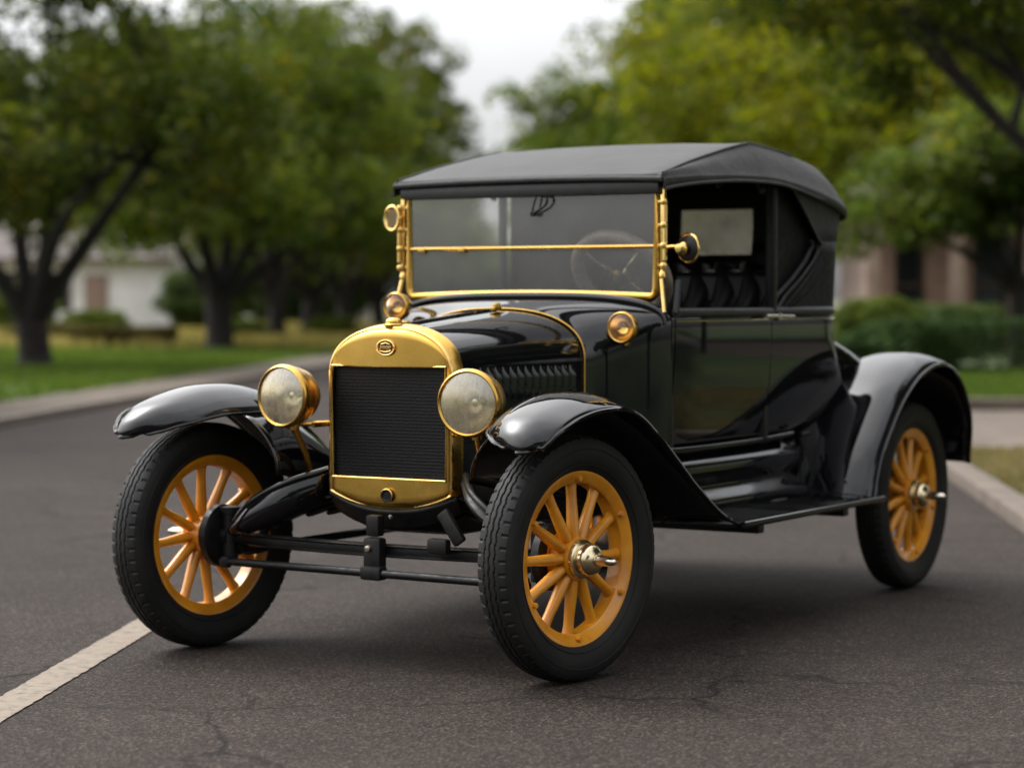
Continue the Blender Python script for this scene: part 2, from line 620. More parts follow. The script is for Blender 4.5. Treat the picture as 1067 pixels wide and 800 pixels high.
# ================================================================== SETTING
def slab(name, x0, x1, y0, y1, z, mat, kind='structure', nx=1, ny=1, thick=0.0):
    mb = MB()
    if thick:
        mb.box(((x0 + x1) / 2, (y0 + y1) / 2, z - thick / 2), (x1 - x0, y1 - y0, thick), 0.02)
    else:
        mb.grid([[(x0 + (x1 - x0) * i / nx, y0 + (y1 - y0) * j / ny, z) for j in range(ny + 1)] for i in range(nx + 1)])
    o = mb.build(name, mat)
    return tag(o, kind=kind)


slab('ground', -900, 900, -600, 1500, -0.06, M['ground'])
slab('road', -6.4, 1.62, -60, 78, 0.0, M['asphalt'])
for y0 in (-12.0, 3.6, 20.0, 34.0, 48.0, 62.0):
    rl = random.Random(int(y0 * 10))
    y1 = y0 + (5.2 if y0 > 3 else 6.0)
    mb_ = MB()
    nn = 160
    mb_.grid([[(-2.058 + rl.uniform(-.0035, .0035), y0 + (y1 - y0) * q / nn, .004), (-1.932 + rl.uniform(-.0035, .0035), y0 + (y1 - y0) * q / nn, .004)] for q in range(nn + 1)])
    tag(mb_.build('centre_line', M['line']), kind='structure')
# left side: kerb, strip of worn earth, lawn, meadow
slab('kerb_left', -6.56, -6.4, -60, 78, 0.08, M['concrete'], thick=0.14)
slab('earth_strip', -7.5, -6.56, -60, 78, 0.07, M['earth'])
slab('lawn_left', -70, -7.5, -60, 51, 0.075, M['lawn'])
slab('meadow', -90, -7.5, 51, 130, 0.075, M['meadow'])
# right side: kerb, verge, driveway apron, lawn
slab('kerb_right', 1.62, 1.80, -60, 17.0, 0.085, M['concrete'], thick=0.17)
slab('verge', 1.80, 30, -60, 17.0, 0.08, M['lawn'])
slab('driveway', 1.62, 30, 17.0, 24.0, 0.05, M['concrete'])
slab('kerb_return', 1.62, 30, 24.0, 24.25, 0.17, M['concrete'], thick=0.23)
slab('lawn_right', 1.80, 60, 24.25, 130, 0.14, M['lawn'])
slab('kerb_right_far', 1.62, 1.80, 24.25, 78, 0.11, M['concrete'], thick=0.17)


def leaf_mesh(name, P, size, rng, mat, parent, up=0.3, aspect=0.5, droop=0.0):
    """one rhombic folded leaf per point of P (n,3)"""
    n = len(P)
    d = rng.normal(size=(n, 3))
    d[:, 2] = d[:, 2] * 0.7 - droop
    d /= np.linalg.norm(d, axis=1)[:, None]
    nn = rng.normal(size=(n, 3))
    nn[:, 2] = np.abs(nn[:, 2]) + up
    s = np.cross(d, nn)
    s /= np.linalg.norm(s, axis=1)[:, None] + 1e-9
    nv = np.cross(s, d)
    L = size * rng.uniform(0.6, 1.35, n)[:, None]
    a = P - d * L * 0.5
    b = P + d * L * 0.5
    c1 = P + s * L * aspect * 0.5 + nv * L * 0.12
    c2 = P - s * L * aspect * 0.5 + nv * L * 0.12
    V = np.stack([a, c1, b, c2], 1).reshape(-1, 3).astype(np.float32)
    return quads(name, V, n, mat, parent)


def quads(name, V, n, mat, parent):
    me = bpy.data.meshes.new(name)
    me.vertices.add(4 * n)
    me.vertices.foreach_set('co', V.ravel())
    me.loops.add(4 * n)
    me.loops.foreach_set('vertex_index', np.arange(4 * n, dtype=np.int32))
    me.polygons.add(n)
    me.polygons.foreach_set('loop_start', np.arange(0, 4 * n, 4, dtype=np.int32))
    me.polygons.foreach_set('loop_total', np.full(n, 4, dtype=np.int32))
    me.update(calc_edges=True)
    me.materials.append(mat)
    o = bpy.data.objects.new(name, me)
    COL.objects.link(o)
    if parent is not None:
        o.parent = parent
    return o


def make_tree(label, loc, seed, stems, lobes, nclump, nleaf, leaf, mat, group=None, clump_r=0.55, trunk_r=0.3, trunk_h=1.6, rz=0.0, droop=0.25, kindname='shade_tree', twig=0.25):
    """stems: list of end points of the main limbs (relative); lobes: ellipsoids (x,y,z,rx,ry,rz)"""
    rng = np.random.default_rng(seed)
    rnd = random.Random(seed)
    root = empty(kindname, loc, rz)
    tag(root, label, 'tree', group)
    mb = MB()
    # trunk with flared foot
    lean = (rnd.uniform(-.1, .1), rnd.uniform(-.1, .1))
    tp = [(0, 0, -0.1), (0, 0, 0.12), (lean[0] * .3, lean[1] * .3, trunk_h * .45), (lean[0], lean[1], trunk_h)]
    mb.tube(catmull(tp, 10), [trunk_r * k for k in (1.55, 1.4, 1.2, 1.06, 1.0, .98, .96, .95, .95, .96)], 14)
    ends = []
    top = Vector((lean[0], lean[1], trunk_h * 0.9))
    for e in stems:
        e = Vector(e[:3])
        midp = top.lerp(e, 0.45) + Vector((rnd.uniform(-.25, .25), rnd.uniform(-.25, .25), rnd.uniform(-.1, .35)))
        path = catmull([top, midp, e], 12)
        r0 = trunk_r * 0.62
        mb.tube(path, [r0 * (1 - 0.82 * k / 11) for k in range(12)], 9)
        ends.append((path, r0))
    cents = []
    tot = sum(l[3] * l[4] * l[5] for l in lobes)
    for (x, y, z, rx, ry, rz_) in lobes:
        k = max(4, int(nclump * (rx * ry * rz_) / tot))
        d = rng.normal(size=(k, 3))
        d /= np.linalg.norm(d, axis=1)[:, None]
        rr = rng.uniform(0.25, 1.0, k) ** 0.45
        rr *= rng.uniform(0.85, 1.12, k)
        c = np.array([x, y, z]) + d * rr[:, None] * np.array([rx, ry, rz_])
        cents.append(c)
        # a limb into every lobe, twigs to some of its clumps
        src, r0 = min(ends, key=lambda q: (Vector(q[0][-1]) - Vector((x, y, z))).length) if ends else ([top], trunk_r)
        s0 = Vector(src[min(len(src) - 1, rnd.randint(6, 10))]) if len(src) > 1 else top
        pth = catmull([s0, s0.lerp(Vector((x, y, z)), .5) + Vector((rnd.uniform(-.3, .3), rnd.uniform(-.3, .3), rnd.uniform(0, .3))), (x, y, z)], 8)
        mb.tube(pth, [r0 * 0.42 * (1 - 0.7 * q / 7) for q in range(8)], 7)
        for q in range(int(k * twig)):
            b = Vector(c[q])
            a = Vector(pth[rnd.randint(3, 7)])
            mb.tube(catmull([a, a.lerp(b, .5) + Vector((0, 0, rnd.uniform(0, .2))), b], 5), [r0 * .13, r0 * .11, r0 * .09, r0 * .06, r0 * .035], 5)
    mb.build('trunk', M['bark'], root, angle=80)
    C = np.concatenate(cents)
    m = len(C)
    per = rng.integers(int(nleaf * .6), int(nleaf * 1.4), m)
    idx = np.repeat(np.arange(m), per)
    cr_ = (clump_r * rng.uniform(.6, 1.3, m))[idx]
    off = rng.normal(size=(len(idx), 3))
    off /= np.linalg.norm(off, axis=1)[:, None]
    off *= (rng.uniform(0, 1, len(idx)) ** (1 / 2.2) * cr_)[:, None]
    off[:, 2] *= 0.62
    # sprays hang out and down from each clump
    P = C[idx] + off
    P[:, 2] -= droop * (off[:, 0] ** 2 + off[:, 1] ** 2)
    leaf_mesh('crown', P, leaf, rng, mat, root, droop=0.15)
    return root


def dup_tree(src, label, loc, rz, s=1.0, group=None, mat=None):
    r_ = src.copy()
    COL.objects.link(r_)
    r_.location = loc
    r_.rotation_euler = (0, 0, rz)
    r_.scale = (s, s, s) if not isinstance(s, tuple) else s
    r_['label'] = label
    if group:
        r_['group'] = group
    for ch in list(src.children):
        c = ch.copy()
        COL.objects.link(c)
        c.parent = r_
        if mat and ch.name.startswith('crown'):
            c.data = ch.data.copy()
            c.data.materials[0] = mat
    return r_


def crown_lobes(seed, n, rad, z0, z1, r0=1.3, r1=2.0, flat=0.75):
    rnd = random.Random(seed)
    L = []
    for k in range(n):
        a = 2.39996 * k + rnd.uniform(-.4, .4)
        q = math.sqrt((k + .5) / n) * rad * rnd.uniform(.8, 1.05)
        hz = 1 - (q / rad) ** 2 * 0.75
        z = z0 + (z1 - z0) * rnd.uniform(0.12, 1.0) * max(.3, hz)
        s = rnd.uniform(r0, r1)
        L.append((q * math.cos(a), q * math.sin(a), z, s, s, s * flat))
    return L


GL = 'shade trees along the left lawn'
# T1: forked oak nearest on the left lawn
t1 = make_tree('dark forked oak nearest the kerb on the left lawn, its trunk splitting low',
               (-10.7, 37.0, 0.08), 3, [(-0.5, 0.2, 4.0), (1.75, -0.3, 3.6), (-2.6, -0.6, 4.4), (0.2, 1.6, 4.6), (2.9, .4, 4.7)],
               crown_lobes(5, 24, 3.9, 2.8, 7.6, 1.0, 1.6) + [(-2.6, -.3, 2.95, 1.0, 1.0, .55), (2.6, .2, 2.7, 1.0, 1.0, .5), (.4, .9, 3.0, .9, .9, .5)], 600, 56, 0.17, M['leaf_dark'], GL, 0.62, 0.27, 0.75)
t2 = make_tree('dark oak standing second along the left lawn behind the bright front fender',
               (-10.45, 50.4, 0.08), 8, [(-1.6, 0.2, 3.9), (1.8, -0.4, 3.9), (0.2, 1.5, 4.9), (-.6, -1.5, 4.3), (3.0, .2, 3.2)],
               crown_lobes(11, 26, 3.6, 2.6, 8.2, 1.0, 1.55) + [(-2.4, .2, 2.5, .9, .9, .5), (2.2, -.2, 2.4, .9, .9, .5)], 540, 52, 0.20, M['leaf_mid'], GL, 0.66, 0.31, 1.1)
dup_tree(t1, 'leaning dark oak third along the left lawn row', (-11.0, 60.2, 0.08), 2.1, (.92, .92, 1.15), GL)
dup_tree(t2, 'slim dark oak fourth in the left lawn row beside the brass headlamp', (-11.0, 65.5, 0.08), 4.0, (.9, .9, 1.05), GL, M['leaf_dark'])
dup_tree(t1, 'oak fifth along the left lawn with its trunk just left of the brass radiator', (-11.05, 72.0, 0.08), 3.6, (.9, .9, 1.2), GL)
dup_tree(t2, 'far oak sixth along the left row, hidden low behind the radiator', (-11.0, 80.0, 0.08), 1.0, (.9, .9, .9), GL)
# tall loose tree reaching into the gap of sky
t3 = make_tree('tall loose-crowned grey-green tree rising above the row into the pale gap of sky',
               (-11.0, 86.0, 0.0), 21, [(-.8, 0, 7.0), (1.2, .3, 8.2), (.2, -.6, 9.6), (-1.6, .5, 5.6), (2.1, 0, 5.4)],
               [(0, 0, 10.3, 1.7, 1.7, 1.2), (1.9, .2, 9.3, 1.5, 1.5, 1.0), (-1.7, .3, 9.2, 1.7, 1.7, 1.2), (2.5, -.3, 7.4, 1.6, 1.6, 1.1), (-2.4, 0, 7.2, 1.9, 1.9, 1.4),
                (.4, .4, 8.0, 1.9, 1.9, 1.5), (2.7, .5, 5.6, 1.7, 1.7, 1.2), (-1.0, -.6, 5.6, 2.2, 2.2, 1.5), (1.2, 0, 4.2, 2.2, 2.2, 1.5), (3.2, 0, 4.0, 1.4, 1.4, 1.1), (-3, .2, 4.6, 2, 2, 1.6)],
               300, 60, 0.26, M['leaf_dark'], 'tall trees at the end of the road', 0.65, 0.28, 3.0)
t3.scale = (.74, .74, 1.04)
t5 = make_tree('huge dark green tree right of the sky gap behind the canvas roof',
               (-1.3, 96.0, 0.0), 31, [(-2.5, 0, 7.0), (2.4, .3, 8.2), (.2, -.6, 10.2), (-1.6, 1.5, 5.6), (4.1, 0, 6.4)],
               crown_lobes(33, 40, 6.4, 3.0, 15.5, 1.6, 2.6, .75), 860, 66, 0.30, M['leaf_mid'], 'tall trees at the end of the road', 0.95, 0.45, 3.0)
dup_tree(t5, 'large dark tree beyond the yellow-green maple', (6.5, 92.0, 0), 2.0, 1.1, 'tall trees at the end of the road', M['leaf_dark'])
# yellow-green maple behind the roof
t4 = make_tree('tall yellow-green maple on the right verge just behind the canvas roof',
               (4.0, 53.0, 0.12), 41, [(-2.2, 0, 5.0), (1.6, .3, 5.8), (-.4, -1.0, 6.6), (-1.0, 1.5, 5.0), (2.9, -.4, 4.6)],
               crown_lobes(43, 40, 5.3, 3.2, 12.2, 1.3, 2.1, .8), 980, 64, 0.20, M['leaf_yellow'], 'broad trees on the right verge', 0.62, 0.30, 2.2)
dup_tree(t4, 'second maple on the right verge, darker and farther off', (3.4, 68.0, 0.12), 2.4, 1.1, 'broad trees on the right verge', M['leaf_mid'])
# big oak to the right whose limb hangs into the frame
t6 = make_tree('big spreading oak whose dark limb sweeps down across the upper right corner',
               (5.2, 27.5, 0.12), 51, [(-2.9, -0.4, 4.15), (-1.3, 1.2, 4.9), (1.5, .3, 4.6), (.2, -1.6, 5.0), (-3.6, 1.2, 5.0)],
               [(-2.9, -.3, 4.75, 1.25, 1.25, .7), (-3.9, .6, 5.0, 1.2, 1.2, .8), (-2.0, .8, 5.4, 1.5, 1.5, .9), (-1.2, -.6, 4.9, 1.1, 1.1, .7), (-.2, .8, 5.2, 1.5, 1.5, 1.0), (1.6, .3, 4.9, 1.8, 1.8, 1.2),
                (.2, -1.7, 5.2, 1.6, 1.6, 1.0), (-1.0, 1.6, 4.3, 1.1, 1.1, .6), (2.6, 1.2, 4.3, 1.4, 1.4, 1.0), (-4.6, 1.6, 5.2, 1.0, 1.0, .7), (-3.2, 1.9, 4.9, 1.2, 1.2, .8), (-2.4, 2.6, 4.3, 1.3, 1.3, .7), (-1.0, 3.0, 4.6, 1.5, 1.5, .9), (.6, 2.6, 4.2, 1.5, 1.5, .9), (-1.9, -.2, 4.2, .9, .9, .4)],
               640, 66, 0.125, M['leaf_dark'], 'broad trees on the right verge', 0.48, 0.24, 2.0)
# low rounded tree before the brick house
t7 = make_tree('low rounded deep green tree in front of the brick house',
               (4.75, 35.5, 0.12), 61, [(-1.2, 0, 2.6), (.9, .3, 2.7), (.0, -.7, 3.0), (-.4, .9, 2.6), (-2.0, -.2, 2.3)],
               [(-1.5, 0, 2.75, 1.1, 1.1, .75), (-2.2, -.3, 2.2, .75, .75, .5), (-.6, -.5, 3.3, 1.1, 1.1, .7), (.4, .2, 3.4, 1.2, 1.2, .75), (1.3, 0, 2.8, 1.1, 1.1, .8), (-.5, .5, 2.6, 1.2, 1.2, .6), (.6, -.6, 2.7, 1.1, 1.1, .6), (-1.3, -.5, 2.3, .8, .8, .45), (2.0, .4, 2.3, .8, .8, .6)],
               330, 62, 0.13, M['leaf_garden'], 'broad trees on the right verge', 0.42, 0.15, 1.25, kindname='garden_tree')
# trees outside the frame that the glossy paint mirrors, and the far belt
GN = 'avenue trees beside and behind the camera'
dup_tree(t1, 'avenue oak on the left lawn nearer than the frame shows', (-12.0, 22.0, 0.08), 1.2, 1.05, GN)
dup_tree(t2, 'avenue maple on the right verge level with the car', (7.5, 10.0, 0.1), 3.2, 1.05, GN, M['leaf_dark'])
dup_tree(t1, 'avenue oak on the right verge behind the camera', (7.8, -6.0, 0.1), 0.4, 1.1, GN)
dup_tree(t1, 'avenue oak well behind the camera on the right', (7.5, -20.0, 0.1), 3.4, 1.15, GN)
dup_tree(t4, 'avenue maple standing on the right beyond the driveway edge, out of frame', (13.0, 17.5, 0.1), 1.2, 1.0, GN, M['leaf_dark'])
dup_tree(t2, 'avenue oak in the side garden on the right, out of frame', (19.0, 25.5, 0.1), 2.2, 1.1, GN, M['leaf_mid'])
dup_tree(t1, 'avenue oak further along the side garden on the right, out of frame', (20.0, 12.0, 0.1), 5.2, 1.2, GN, M['leaf_mid'])
GB = 'far belt of trees'
k = 0
for (x, y, src, s, mt, lb) in [
        (-19, 112, t5, .75, None, 'far round tree behind the white house gable'), (-27, 104, t2, 1.2, 'leaf_dark', 'far dark tree left of the white house'),
        (-34, 118, t5, .9, None, 'far big tree at the left end of the belt'), (-16.5, 104, t1, 1.2, None, 'far spreading tree behind the third oak'),
        (-11.5, 118, t2, (.9, .9, .6), 'leaf_dark', 'far low tree seen beside the headlamp'), (4.5, 116, t2, 1.3, 'leaf_mid', 'far tree in line with the canvas roof'),
        (12, 108, t5, .95, 'leaf_mid', 'far tree behind the brick house'), (20, 100, t1, 1.4, None, 'far tree at the right end of the belt'), (12.5, 76, t2, 1.15, 'leaf_deep', 'dark tree standing right behind the brick house')]:
    dup_tree(src, lb, (x, y, 0.0), 0.9 * k, s, GB, M[mt] if mt else None)
    k += 1


# ---- hedges and shrubs: leaf-covered volumes over a dark woody core
def shrub(name, label, cat, loc, size, seed, mat, nl, leaf, boxy=0.0, group=None):
    rng = np.random.default_rng(seed)
    root = empty(name, loc)
    tag(root, label, cat, group)
    sx, sy, sz = size
    n = nl
    if boxy:
        P = rng.uniform(-1, 1, (n, 3))
        ax = rng.integers(0, 3, n)
        sg = np.where(rng.random(n) < .5, -1, 1)
        dep = 1 - np.abs(rng.normal(0, .10, n))
        P[np.arange(n), ax] = sg * dep
        P *= 1 + 0.05 * np.sin(P[:, [1, 2, 0]] * 7 + seed)
    else:
        d = rng.normal(size=(n, 3))
        d /= np.linalg.norm(d, axis=1)[:, None]
        lump = 1 + 0.16 * np.sin(d[:, 0] * 6 + seed) * np.cos(d[:, 1] * 5 + 1.3 * seed) + 0.10 * np.sin(d[:, 2] * 9 + seed * 2)
        P = d * (rng.uniform(.35, 1, n) ** .4 * lump)[:, None]
    P = P * np.array([sx / 2, sy / 2, sz / 2]) + np.array([0, 0, sz / 2])
    P = P[P[:, 2] > 0.0]
    leaf_mesh('foliage', P, leaf, rng, mat, root)
    mb = MB()
    rnd = random.Random(seed)
    for q in range(14):
        a = rnd.uniform(0, 2 * PI)
        x0, y0 = sx * .28 * rnd.uniform(-1, 1), sy * .25 * rnd.uniform(-1, 1)
        mb.tube([(0, 0, 0.02), (x0 * .6, y0 * .6, 0.03), (x0, y0, sz * .45), (x0 * 1.3 + .1 * math.cos(a), y0 * 1.3, sz * .85)], [.04, .03, .02, .008], 6)
    mb.build('stems', M['bark'], root)
    return root


shrub('clipped_hedge', 'long clipped green hedge before the brick house columns', 'hedge', (6.6, 32.5, .12), (7.8, 1.1, .80), 4, M['leaf_hedge'], 26000, 0.075, 1)
shrub('rounded_bush', 'tall bright green bush left of the hedge, behind the rear fender', 'bush', (2.72, 36.5, .12), (1.5, 1.3, 1.12), 5, M['leaf_shrub'], 9000, 0.085)
shrub('rounded_bush', 'low dark green bush in front of the tall bright bush', 'bush', (2.75, 33.2, .12), (1.7, 1.2, .72), 6, M['leaf_hedge'], 8000, 0.08)
shrub('rounded_bush', 'deep green bush below the columns of the brick house', 'bush', (4.2, 40.5, .12), (2.2, 1.3, 1.0), 7, M['leaf_deep'], 9000, 0.09)
GH = 'low brown hedges across the left lawn'
shrub('low_hedge', 'short dark hedge block just right of the forked oak trunk', 'hedge', (-13.75, 52.5, .08), (1.0, .9, .42), 8, M['leaf_dry'], 5000, 0.09, 1, GH)
shrub('low_hedge', 'longer dark hedge block in the middle of the left lawn', 'hedge', (-12.75, 52.5, .08), (1.55, .9, .46), 9, M['leaf_dry'], 7000, 0.09, 1, GH)
shrub('low_hedge', 'yellowed shrub row left of the forked oak', 'hedge', (-16.2, 57.5, .08), (2.6, 1.0, .5), 10, M['leaf_dry'], 7000, 0.10, 0, GH)
shrub('meadow_shrub', 'yellow-green shrub at the foot of the second oak', 'shrub', (-11.6, 58.5, .08), (1.3, 1.0, .62), 12, M['leaf_shrub'], 4000, 0.10)
shrub('meadow_shrub', 'yellow-green shrub between the second and third oaks', 'shrub', (-9.9, 62.5, .08), (1.5, 1.0, .62), 13, M['leaf_shrub'], 4000, 0.10)
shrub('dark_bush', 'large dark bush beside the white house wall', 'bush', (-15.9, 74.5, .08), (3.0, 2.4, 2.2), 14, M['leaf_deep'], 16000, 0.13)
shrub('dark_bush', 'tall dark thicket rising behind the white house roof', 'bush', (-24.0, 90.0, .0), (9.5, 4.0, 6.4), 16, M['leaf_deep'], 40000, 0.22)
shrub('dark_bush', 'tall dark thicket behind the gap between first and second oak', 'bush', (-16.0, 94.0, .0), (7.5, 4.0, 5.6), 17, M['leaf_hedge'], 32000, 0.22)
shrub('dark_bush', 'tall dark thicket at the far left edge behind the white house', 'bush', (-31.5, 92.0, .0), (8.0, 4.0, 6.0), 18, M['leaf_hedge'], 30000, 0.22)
shrub('meadow_shrub', 'tall yellow-green shrub in front of the white house door', 'shrub', (-21.2, 72.0, .08), (2.4, 1.4, 1.6), 19, M['leaf_shrub'], 9000, 0.12)
shrub('meadow_shrub', 'low yellow-green shrub at the white house corner', 'shrub', (-18.6, 71.0, .08), (2.0, 1.2, .8), 20, M['leaf_shrub'], 6000, 0.12)
shrub('dark_bush', 'dark bush in the shade at the far end of the left row', 'bush', (-9.4, 90.0, .0), (4.4, 3.0, 3.2), 15, M['leaf_deep'], 16000, 0.17)


# ---- grass (uncountable)
def grass(name, x0, x1, y0, y1, z, n, h, mat, seed, label, dens=None, wid=0.012):
    rng = np.random.default_rng(seed)
    X = rng.uniform(x0, x1, n)
    Y = rng.uniform(y0, y1, n)
    if dens:
        k = rng.random(n) < dens(X, Y)
        X, Y = X[k], Y[k]
    n = len(X)
    H = h * rng.uniform(.4, 1.3, n)
    a = rng.uniform(0, 2 * PI, n)
    l = rng.uniform(0.1, 0.7, n) * H
    b = rng.uniform(0, 2 * PI, n)
    w_ = wid * rng.uniform(.7, 1.4, n)
    B = np.stack([X, Y, np.full(n, z)], 1)
    s = np.stack([np.cos(a) * w_, np.sin(a) * w_, np.zeros(n)], 1)
    T = B + np.stack([np.cos(b) * l, np.sin(b) * l, H], 1)
    V = np.stack([B - s, B + s, T + s * .25, T - s * .25], 1).reshape(-1, 3).astype(np.float32)
    o = quads(name, V, n, mat, None)
    return tag(o, label, 'grass', kind='stuff')


def patch(x, y):
    return 0.35 + 0.65 * (np.sin(x * 1.7 + 1) * np.cos(y * 1.1) + np.sin(y * .7 + x) > -0.4)


grass('lawn_grass', -18, -7.45, 22, 51, .072, 90000, .075, M['grass'], 1, 'mown green grass of the left lawn under the oaks', patch, 0.022)
grass('meadow_grass', -30, -7.8, 50.5, 95, .085, 70000, .22, M['meadowgrass'], 2, 'tall dry yellow meadow grass beyond the left lawn', patch, 0.03)
grass('verge_grass', 1.80, 5.0, 8.0, 17.0, .078, 70000, .055, M['drygrass'], 3, 'short dry grass on the verge beside the right kerb', patch, 0.006)
grass('lawn_grass', 1.80, 9.0, 24.26, 34, .135, 80000, .075, M['grass'], 4, 'green grass in front of the clipped hedge', None, 0.014)


# ---- houses
def brick_house():
    r_ = empty('brick_house', (3.2, 46.0, 0.1))
    tag(r_, 'low brown brick house with pale columns behind the clipped hedge', 'house')
    Wd, H_ = 13.0, 3.0
    # wall with window openings: piers and lintels butted together
    mb = MB()
    wins = [(0.55, 1.15), (2.05, 2.75), (3.55, 4.15), (5.0, 5.7), (7.6, 8.4), (10.2, 11.0)]
    x = 0.0
    for a, b in wins:
        mb.box(((x + a) / 2, .15, H_ / 2), (a - x, .3, H_))
        x = b
    mb.box(((x + Wd) / 2, .15, H_ / 2), (Wd - x, .3, H_))
    for a, b in wins:
        mb.box(((a + b) / 2, .152, .15), (b - a - .004, .29, .3))
        mb.box(((a + b) / 2, .152, 2.7), (b - a - .004, .29, .6))
    mb.box((.15, 4.15, H_ / 2), (.3, 7.7, H_))
    mb.box((Wd - .15, 4.15, H_ / 2), (.3, 7.7, H_))
    mb.box((Wd / 2, 8.15, H_ / 2), (Wd, .3, H_))
    mb.build('wall', M['brick'], r_, smooth=False)
    for a, b in wins:
        mw = MB()
        for q in (a + .04, b - .04):
            mw.box((q, .16, 1.35), (.07, .12, 2.09), .01)
        for zz in (.34, 1.35, 2.36):
            mw.box(((a + b) / 2, .16, zz), (b - a - .16, .1, .06), .01)
        f = mw.build('window', M['doorwood'], r_)
        mg = MB()
        mg.box(((a + b) / 2, .2, 1.35), (b - a - .16, .02, 2.0))
        mg.build('pane', M['winglass'], f)
    for cx in (0.05, 1.62, 3.05, 4.6, 6.6, 9.2, 12.6):
        mc = MB()
        mc.box((cx, -1.2, .12), (.40, .40, .24), .02)
        mc.box((cx, -1.2, 1.4), (.27, .27, 2.32), .03)
        mc.box((cx, -1.2, 2.66), (.38, .38, .2), .02)
        mc.build('column', M['pinkstone'], r_)
    mb = MB()
    mb.box((Wd / 2, -.75, -.02), (Wd + .4, 1.5, .2), .02)
    mb.build('porch_floor', M['concrete'], r_)
    mb = MB()
    mb.box((Wd / 2, -1.2, 2.9), (Wd + .3, .3, .25), .02)
    mb.build('porch_beam', M['doorwood'], r_)
    mb = MB()
    mb.add([(-.5, -1.7, 3.03), (Wd + .5, -1.7, 3.03), (Wd + .5, 8.8, 3.03), (-.5, 8.8, 3.03), (2.5, 3.5, 5.2), (Wd - 2.5, 3.5, 5.2)],
           [(0, 1, 5, 4), (1, 2, 5), (2, 3, 4, 5), (3, 0, 4), (3, 2, 1, 0)])
    mb.build('roof', M['slate'], r_, smooth=False)
    return r_


brick_house()


def white_house():
    r_ = empty('white_house', (-26.0, 76.0, 0.0))
    tag(r_, 'white clapboard house with a small roof cupola far behind the left oaks', 'house')
    Wd, H_ = 8.6, 2.5
    mb = MB()
    wins = [(1.0, 1.7), (2.7, 3.4), (4.5, 5.2)]
    x = 0
    for a, b in wins:
        mb.box(((x + a) / 2, .1, H_ / 2), (a - x, .2, H_))
        x = b
    mb.box(((x + Wd) / 2, .1, H_ / 2), (Wd - x, .2, H_))
    for a, b in wins:
        mb.box(((a + b) / 2, .101, .4), (b - a - .004, .19, .8))
        mb.box(((a + b) / 2, .101, 2.3), (b - a - .004, .19, .4))
    mb.box((.1, 3.2, H_ / 2), (.2, 6.0, H_))
    mb.box((Wd - .1, 3.2, H_ / 2), (.2, 6.0, H_))
    # gable ends
    for gx in (.0, Wd - .2):
        mb.poly_extrude([(gx, .0, H_), (gx, 6.2, H_), (gx, 3.1, H_ + 1.1)], (.2, 0, 0))
    mb.build('wall', M['white'], r_, smooth=False)
    for a, b in wins:
        mw = MB()
        for q in (a - .03, b + .03):
            mw.box((q, -.02, 1.45), (.09, .05, 1.5), .01)
        f = mw.build('window', M['redwood'], r_)
        mg = MB()
        mg.box(((a + b) / 2, .1, 1.45), (b - a - .01, .03, 1.29))
        mg.build('pane', M['winglass'], f)
    mb = MB()
    mb.box((6.1, -.02, 1.0), (.8, .05, 2.0), .01)
    mb.build('door', M['pinkstone'], r_)
    mb = MB()
    for s in (0, 1):
        y0, y1 = (-.45, 3.1) if s == 0 else (6.65, 3.1)
        mb.poly_extrude([(-.3, y0, H_ - .08), (Wd + .3, y0, H_ - .08), (Wd + .3, y1, H_ + 1.18), (-.3, y1, H_ + 1.18)], (0, 0, .1))
    rf = mb.build('roof', M['slate'], r_, smooth=False)
    mb = MB()
    mb.box((Wd - 1.0, 1.9, 3.5), (.62, .62, .9), .02)
    mb.lathe([(.52, 3.95), (.5, 4.02), (.25, 4.3), (.08, 4.75), (.0, 4.85)], 'z', (Wd - 1.0, 1.9, 0), 12)
    mb.build('cupola', M['white'], rf)
    return r_


white_house()
def shed(loc, label):
    r_ = empty('white_cottage', loc)
    tag(r_, label, 'house')
    mb = MB()
    mb.box((0, 1.5, 1.0), (3.4, 3, 2.0))
    mb.build('wall', M['white'], r_, smooth=False)
    mb = MB()
    for s in (-1, 1):
        mb.poly_extrude([(s * 1.95, -.3, 1.85), (s * 1.95, 3.3, 1.85), (0, 3.3, 2.9), (0, -.3, 2.9)], (0, 0, .12))
    mb.build('roof', M['slate'], r_, smooth=False)
    for x in (-.9, .8):
        mb = MB()
        mb.box((x, -.02, 1.15), (.7, .06, .9), .01)
        f = mb.build('window', M['redwood'], r_)
        mb = MB()
        mb.box((x, -.06, 1.15), (.55, .03, .75), .005)
        mb.build('pane', M['winglass'], f)
shed((-15.5, 98.0, 0), 'small pale cottage glimpsed between the second and third oaks')


# ================================================================== THE CAR (car frame: x forward, y to its left, z up)
CAR_ROT = R(-116.516)
c_, s_ = math.cos(CAR_ROT), math.sin(CAR_ROT)
CAR = empty('vintage_car', (-(c_ * 6.23874 - s_ * 4.27140), -(s_ * 6.23874 + c_ * 4.27140), 0), CAR_ROT)
tag(CAR, 'black vintage roadster with canvas top, brass radiator and amber spoked wheels parked on the asphalt', 'car')
TR, WB, WR = 1.42, 2.746, 0.38


